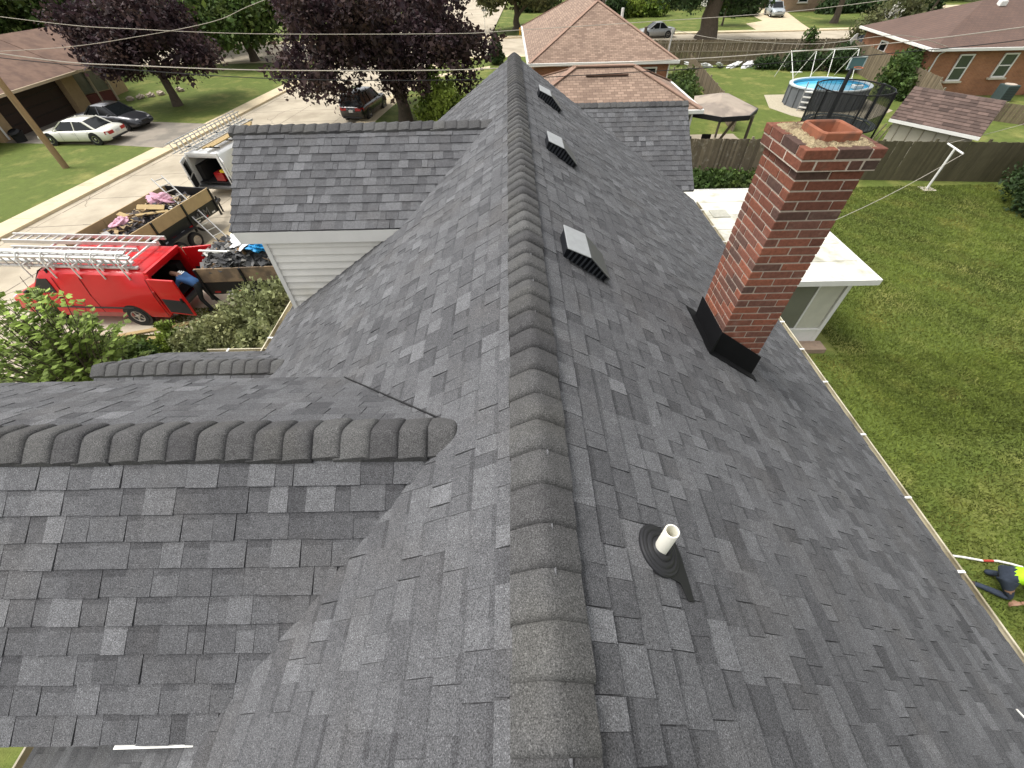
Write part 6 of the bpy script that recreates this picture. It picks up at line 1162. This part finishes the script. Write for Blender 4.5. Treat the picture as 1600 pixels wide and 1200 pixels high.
FB = mat('fence_board', (.155, .125, .085), .95, .18, 3, tone=.35, c2=(.24, .21, .16), c2scale=5, c2lo=.58, c2hi=.7); FBD = mat('dark_fence_board', (.105, .092, .055), .95, .15, 3, tone=.16); FP = mat('fence_post', (.24, .205, .145), .95, .15, 3); FB2 = mat('brown_fence_board', (.165, .13, .085), .95, .15, 3, tone=.25)
fence('board_fence', 'weathered grey-brown board fence left of the chimney', (8.2, 22.75), (15.6, 22.2), 1.85, FB, FP, 1, bw=.10, gap=.008, side=-1)
fence('board_fence', 'darker board fence right of the chimney in front of the shed', (15.7, 22.15), (27.5, 21.0), 1.80, FBD, FBD, 2, bw=.12, gap=.006, side=-1)
fence('board_fence', 'long board fence along the cross street at the back of the lawn', (11.6, 50.6), (31.6, 48.9), 1.9, FB2, FP, 3, side=1)
fence('board_fence', 'board fence running towards the viewer beside the brick ranch house', (31.7, 48.8), (29.0, 33.6), 1.9, FB2, FP, 4, side=-1)
fence('board_fence', 'short fence joining the shed to the brick ranch fence', (29.0, 33.5), (25.4, 27.6), 1.7, FB2, FP, 5, side=-1)
fence('board_fence', 'board fence behind the shed in front of the brick ranch wall', (29.0, 33.6), (33.5, 29.5), 1.0, FB2, FP, 8, side=-1)
fence('low_fence', 'low board fence running back beside the garage wing', (14.3, 30.0), (16.6, 47.5), 1.25, FB2, FP, 6, side=1)
fence('picket_fence', 'short white picket fence beside the hip-roofed house', (11.9, 43.2), (16.0, 43.2), 1.1, mat('picket_paint', (.62, .57, .46), .8, .1, 4, tone=.1), FP, 7, bw=.10, gap=.09)
for i in range(8):
    x = 17.6+i*1.25; crumple('white_bag', ('first', 'second', 'third', 'fourth', 'fifth', 'sixth', 'seventh', 'eighth')[i]+' white bundle from the left along the foot of the back fence', 'bundle', (x, 49.0-.085*(x-17.6), .14), (.82, .30, .15), mat('white_bundle', (.62, .62, .60), .8, .1, 4), 60+i, 'white bundles along the fence')
hs_ = thing('white_sign', 'small white pointed board on the back fence', 'sign', (31.2, 48.5, 1.2)); MB().prism([(0, 0), (.7, 0), (.7, .05), (0, .05)], 0, .5).build('board', WHITE, hs_); MB().hexa([(0, 0, .5), (.7, 0, .5), (.7, .05, .5), (0, .05, .5)], [(.5, 0, 1.1), (.62, 0, 1.1), (.62, .05, 1.1), (.5, .05, 1.1)]).build('peak', WHITE, hs_)

# ------------------------------------------------------------------ pool, swing frame, trampoline
pool = thing('swimming_pool', 'round above-ground pool with blue water and grey walls', 'pool', (23.0, 35.6, 0)); rx_, ry_ = 2.7, 2.1
el = lambda k, z, n=36: [Vector((math.cos(2*math.pi*j/n)*rx_*k, math.sin(2*math.pi*j/n)*ry_*k, z)) for j in range(n)]
MB().loft([el(1, 0), el(1, 1.22), el(.985, 1.22), el(.985, .1)], caps=False).build('wall', mat('pool_wall', (.13, .14, .15), .7, .12, 2), pool, smooth=True)
MB().loft([el(1.03, 1.20), el(1.03, 1.28), el(.94, 1.28), el(.94, 1.20)], caps=False).build('rim', mat('pool_rim', (.55, .60, .62), .5, .05), pool, smooth=True)
MB().loft([el(.96, 1.18), el(.96, .3)], caps=False).build('liner', mat('liner', (.10, .46, .68), .4, .1, 2), pool); wo = MB().face(el(.955, 1.06)).build('water', mat('pool_water', (.10, .48, .72), .06, .06, 3, spec=.6), pool)
for k in range(18):
    a = 2*math.pi*k/18; MB().box((math.cos(a)*rx_*1.01, math.sin(a)*ry_*1.01, .61), (.09, .09, 1.2), (0, 0, a)).build('upright', MATS['pool_wall'], pool)
lad = thing('pool_ladder', 'small pool ladder with white steps on the pool wall', 'ladder', (20.75, 34.0, 0))
for k in range(4): MB().box((0, 0, .25+k*.3), (.55, .22, .06), (0, 0, R(-32))).build('step', WHITE, lad)
for s in (-1, 1): MB().bar((s*.26, -s*.16, 0), (s*.26, -s*.16, 1.7), .05).build('rail', mat('grey_rail', (.3, .3, .3), .5, .05), lad)
fl_ = thing('pool_filter', 'white and blue filter box floating at the pool end', 'filter', (24.6, 35.0, 1.07)); MB().box((0, 0, .12), (.7, .45, .22)).build('case', WHITE, fl_, bevel=.04); MB().box((0, 0, .24), (.36, .25, .03)).build('lid', mat('filter_lid', (.05, .16, .2), .4, .05), fl_)
structure(MB().prism([(18.9, 35.0), (19.6, 33.0), (21.0, 31.3), (22.6, 30.6), (27, 33.6), (27, 38.5), (20, 38.5)], 0, .02).build('gravel_pad', mat('gravel', (.42, .37, .27), .95, .3, 12, bump=.8, bscale=25)))
sw = thing('swing_frame', 'white metal swing set frame behind the pool', 'swing set', (26.0, 43, 0)); SWM = mat('white_tube', (.72, .72, .68), .5, .05)
MB().tube([(-2.6, 0, 2.0), (3.0, .4, 2.0)], .034, 8).build('top_bar', SWM, sw, smooth=True)
for x, y0, y1, xx in ((-2.6, -2.2, 1.4, -2.6), (-.5, -1.3, 1.3, -.9), (1.0, -1.3, 1.3, .5), (3.0, -1.0, 1.6, 2.8)):
    for yy in (y0, y1): MB().tube([(x, .2, 2.0), (xx, yy, 0)], .030, 8).build('leg', SWM, sw, smooth=True)
for x in (-2.0, -1.2): MB().tube([(x, .1, 2.0), (x, .0, .6)], .012, 5).build('chain', BLACK, sw)
MB().box((-1.6, 0, .58), (.9, .25, .04)).build('seat', SWM, sw)
tr = thing('trampoline', 'trampoline with black safety net behind the chimney top', 'trampoline', (19.6, 28.0, 0)); TR = 1.9
circ = lambda rr, z, n=40: [Vector((math.cos(2*math.pi*j/n)*rr, math.sin(2*math.pi*j/n)*rr, z)) for j in range(n)]
MB().loft([circ(TR, .86), circ(TR, .94), circ(TR-.06, .94), circ(TR-.06, .86)], caps=False).build('frame', BLACK, tr); MB().loft([circ(TR+.02, .95), circ(TR-.28, .955), circ(TR-.28, .93), circ(TR+.02, .93)], caps=False).build('pad', mat('tramp_pad', (.045, .055, .055), .7, .15, 4), tr)
MB().face(circ(TR-.27, .90)).build('mat', mat('tramp_mat', (.020, .024, .024), .7, .2, 3), tr)
MB().lathe([(.001, .906), (.34, .906)], 24, (.15, -.3, 0)).build('mat_emblem', mat('emblem', (.02, .22, .16), .6, .3, 6), tr)
for k in range(6):
    a = 2*math.pi*(k+.25)/6; x, y = math.cos(a)*(TR+.08), math.sin(a)*(TR+.08); MB().tube([(x, y, 0), (x, y, 2.72)], .055 if k else .09, 10).build('pole', BLACK, tr, smooth=True)
nm = mat('net_mesh', (.016, .017, .018), .8, .1, 6, alpha=.5); MB().loft([circ(TR+.02, .95), circ(TR+.02, 2.68)], caps=False).build('net', nm, tr, smooth='all')
MB().loft([circ(TR+.03, 2.66), circ(TR+.03, 2.72), circ(TR+.0, 2.72), circ(TR+.0, 2.66)], caps=False).build('net_rim', BLACK, tr)
for k in range(40):
    a = 2*math.pi*k/40; MB().bar((math.cos(a)*(TR+.025), math.sin(a)*(TR+.025), .95), (math.cos(a)*(TR+.025), math.sin(a)*(TR+.025), 2.68), .014).build('net_cord', BLACK, tr)
# basketball hoop fixed to the trampoline
hp = thing('hoop_stand', 'black post with pale framed backboard rising above the trampoline net', 'basketball hoop', (19.6, 29.1, 0)); MB().tube([(0, 0, 0), (0, 0, 3.0), (.02, 0, 3.35)], [.13, .12, .08], 10).build('post', BLACK, hp, smooth=True); MB().box((.30, .25, 3.55), (.85, .05, .55)).build('backboard', mat('backboard', (.10, .20, .20), .3, .1), hp)
fr = MB()
for s in (-1, 1): fr.box((.30+s*.43, .22, 3.55), (.05, .07, .6)); fr.box((.30, .22, 3.55+s*.28), (.9, .07, .05))
fr.build('backboard_frame', mat('pale_frame', (.45, .52, .5), .5, .05), hp); MB().lathe([(.20, 0), (.22, .012), (.24, 0), (.22, -.012), (.20, 0)], 20, (.30, -.10, 3.4)).build('rim', mat('hoop_orange', (.5, .12, .03), .5, .05), hp)

# ------------------------------------------------------------------ poles and wires
tp = thing('clothes_pole', 'white T-shaped clothes pole on the lawn by the dark fence', 'clothes pole', (20.47, 20.65, 0)); MB().tube([(0, 0, -.1), (0, 0, 1.82)], .05, 10).build('post', WHITE, tp, smooth=True); MB().tube([(.1, .62, 1.84), (-.08, -.62, 1.80)], .04, 8).build('crossbar', WHITE, tp, smooth=True); structure(MB().prism([(20.2, 20.4), (20.8, 20.4), (20.8, 20.9), (20.2, 20.9)], 0, .02).build('pole_footing', MATS['stone_sill'])); 
up = thing('utility_pole', 'wooden utility pole on the grass near the white sedan', 'utility pole', (-26.55, 26.17, 0)); MB().tube([(0, 0, -.2), (0, 0, 9.5)], [.17, .11], 12).build('pole', mat('pole_wood', (.27, .185, .10), .9, .2, 4, stretch=(1, 1, .1)), up, smooth=True); MB().bar((-1.1, 0, 8.8), (1.1, 0, 8.8), .10, .12).build('crossarm', MATS['pole_wood'], up)
MB().tube([(.16, .05, 0), (.12, .05, 5.5)], .03, 6).build('conduit', MATS['pole_wood'], up)
for i in range(3): MB().lathe([(.02, 0), (.06, .03), (.03, .08), (.05, .12), (.001, .16)], 10, (-1+i, 0, 8.87)).build('insulator', ALU, up)
MB().box((.25, -.1, 5.35), (.42, .3, .22)).build('junction_box', BLACK, up, bevel=.03)
WIREL = mat('wire_pale', (.42, .38, .32), .6, .1, 3); WIRED = mat('wire_dark', (.02, .02, .02), .6, .1, 3)
def smoothpts(p, sub=6):
    p = [Vector(q_) for q_ in p]; out = []
    for i in range(len(p)-1):
        a, b_, c_, d_ = p[max(i-1, 0)], p[i], p[i+1], p[min(i+2, len(p)-1)]
        for k in range(sub):
            u = k/sub; out.append(.5*((2*b_)+(c_-a)*u+(2*a-5*b_+4*c_-d_)*u*u+(3*b_-a-3*c_+d_)*u**3))
    return out+[p[-1]]
def wire(label, pts, r, m): o = MB().tube(smoothpts(pts), r, 6).build('overhead_wire', m, None, smooth=True); return props(o, label, 'wire', 'overhead wires')
Y_ = 26.0
wire('topmost pale overhead wire crossing the whole width', [(-26.5, Y_, 7.0), (-21.25, Y_, 6.36), (-18.3, Y_, 6.15), (-12.3, Y_, 5.85), (-3.0, Y_, 5.68), (.1, Y_, 5.74), (6.4, Y_, 5.93), (12.25, Y_, 6.13), (16.9, Y_, 6.44), (30, Y_, 7.6)], .013, WIREL)
wire('thick pale overhead cable in the middle crossing the whole width', [(-26.4, Y_, 5.5), (-22.4, Y_, 4.96), (-19.3, Y_, 4.76), (-13, Y_, 4.45), (-5.2, Y_, 4.28), (-.76, Y_, 4.28), (8.1, Y_, 4.45), (12.9, Y_, 4.61), (19.1, Y_, 4.92), (24.9, Y_, 5.40), (34, Y_, 6.3)], .022, WIREL)
wire('dark lower overhead cable crossing the whole width', [(-26.4, Y_, 5.3), (-24, Y_, 5.02), (-19.8, Y_, 4.62), (-13.1, Y_, 4.12), (-7, Y_, 3.9), (-1.3, Y_, 3.83), (2, Y_, 3.87), (6.6, Y_, 3.99), (13.1, Y_, 4.21), (19.35, Y_, 4.52), (25.4, Y_, 4.92), (34, Y_, 5.8)], .018, WIRED)
wire('slanting wire rising from the utility pole across the purple maple', [(-26.4, 26.1, 5.4), (-22, Y_, 5.52), (-18.6, Y_, 5.8), (-14.2, Y_, 6.32), (-11.7, Y_, 6.95), (-6, Y_, 8.2)], .012, WIREL)
wire('faint slanting wire at the top left corner', [(-26.4, 26.1, 7.4), (-22, 27, 7.2), (-17, 29, 7.6), (-8, 32, 8.6)], .010, WIREL)
wire('service wire from the mast of the hip-roofed house towards the right', [(10.95, 36.0, 4.4), (13.5, 35.5, 4.0), (17, 35, 3.75), (20.5, 34.5, 3.7), (25, 34, 4.1), (31, 36.9, 3.0)], .016, WIREL)
for i, (a, b_, lb) in enumerate([((20.57, 21.27, 1.84), (34.0, 27.0, 2.6), 'upper clothes line running from the T pole to the right'), ((20.40, 20.03, 1.80), (12.0, 16.0, .25), 'lower clothes line sagging from the T pole over the lawn')]):
    p, q_ = Vector(a), Vector(b_); o = MB().tube([p.lerp(q_, k/8)-Vector((0, 0, .25*math.sin(math.pi*k/8))) for k in range(9)], .012, 6).build('clothes_line', WIREL); props(o, lb, 'clothes line', 'clothes lines')
# hydrant
hy = thing('fire_hydrant', 'small yellow fire hydrant beyond the roof peak', 'hydrant', (1.47, 70.9, 0)); HYM = mat('hydrant_yellow', (.70, .38, .05), .6, .1, 5); MB().lathe([(.16, 0), (.16, .06), (.12, .08), (.12, .52), (.16, .54), (.16, .60), (.10, .72), (.04, .76), (.001, .80)], 16).build('barrel', HYM, hy, smooth=True)
for s in (-1, 1): MB().lathe([(.07, .10), (.07, .18), (.001, .18)], 12, (0, 0, .45), Matrix.Rotation(R(90)*s, 3, 'Y')).build('outlet', HYM, hy, smooth=True)
sg = thing('street_sign', 'thin street sign post on the corner by the side street', 'sign', (-3.2, 72.0, 0)); MB().tube([(0, 0, 0), (0, 0, 2.6)], .03, 8).build('post', ALU, sg); MB().box((0, 0, 2.4), (.6, .03, .18)).build('panel', mat('sign_back', (.25, .27, .25), .5, .1), sg)
# dark tool bag lying on the roof at the lower right corner
def at_roof(x, y, h=0.0): return Vector((x, y, zmain(x)+h))
bg_ = thing('tool_bag', 'black tool bag with a pale strap at the lower right corner of the roof', 'tool bag', at_roof(3.52, 0.02, .02)); bgm = MB(); bgm.loft([[Vector((u*.16, v*.10, z-u*.16*P)) for u, v in ((-1, -.8), (0, -1), (1, -.8), (1.05, 0), (1, .8), (0, 1), (-1, .8), (-1.05, 0))] for z in (0, .06)]+[[Vector((u*.13, v*.07, .11-u*.13*P)) for u, v in ((-1, -.8), (0, -1), (1, -.8), (1.05, 0), (1, .8), (0, 1), (-1, .8), (-1.05, 0))]]); bgm.build('bag', mat('bag_cloth', (.012, .013, .018), .8, .15, 12), bg_, smooth=True)
MB().tube([(-.16, .05, .12), (-.20, .14, .16), (-.24, .20, .18)], .006, 6).build('strap', SIDING, bg_, smooth=True)
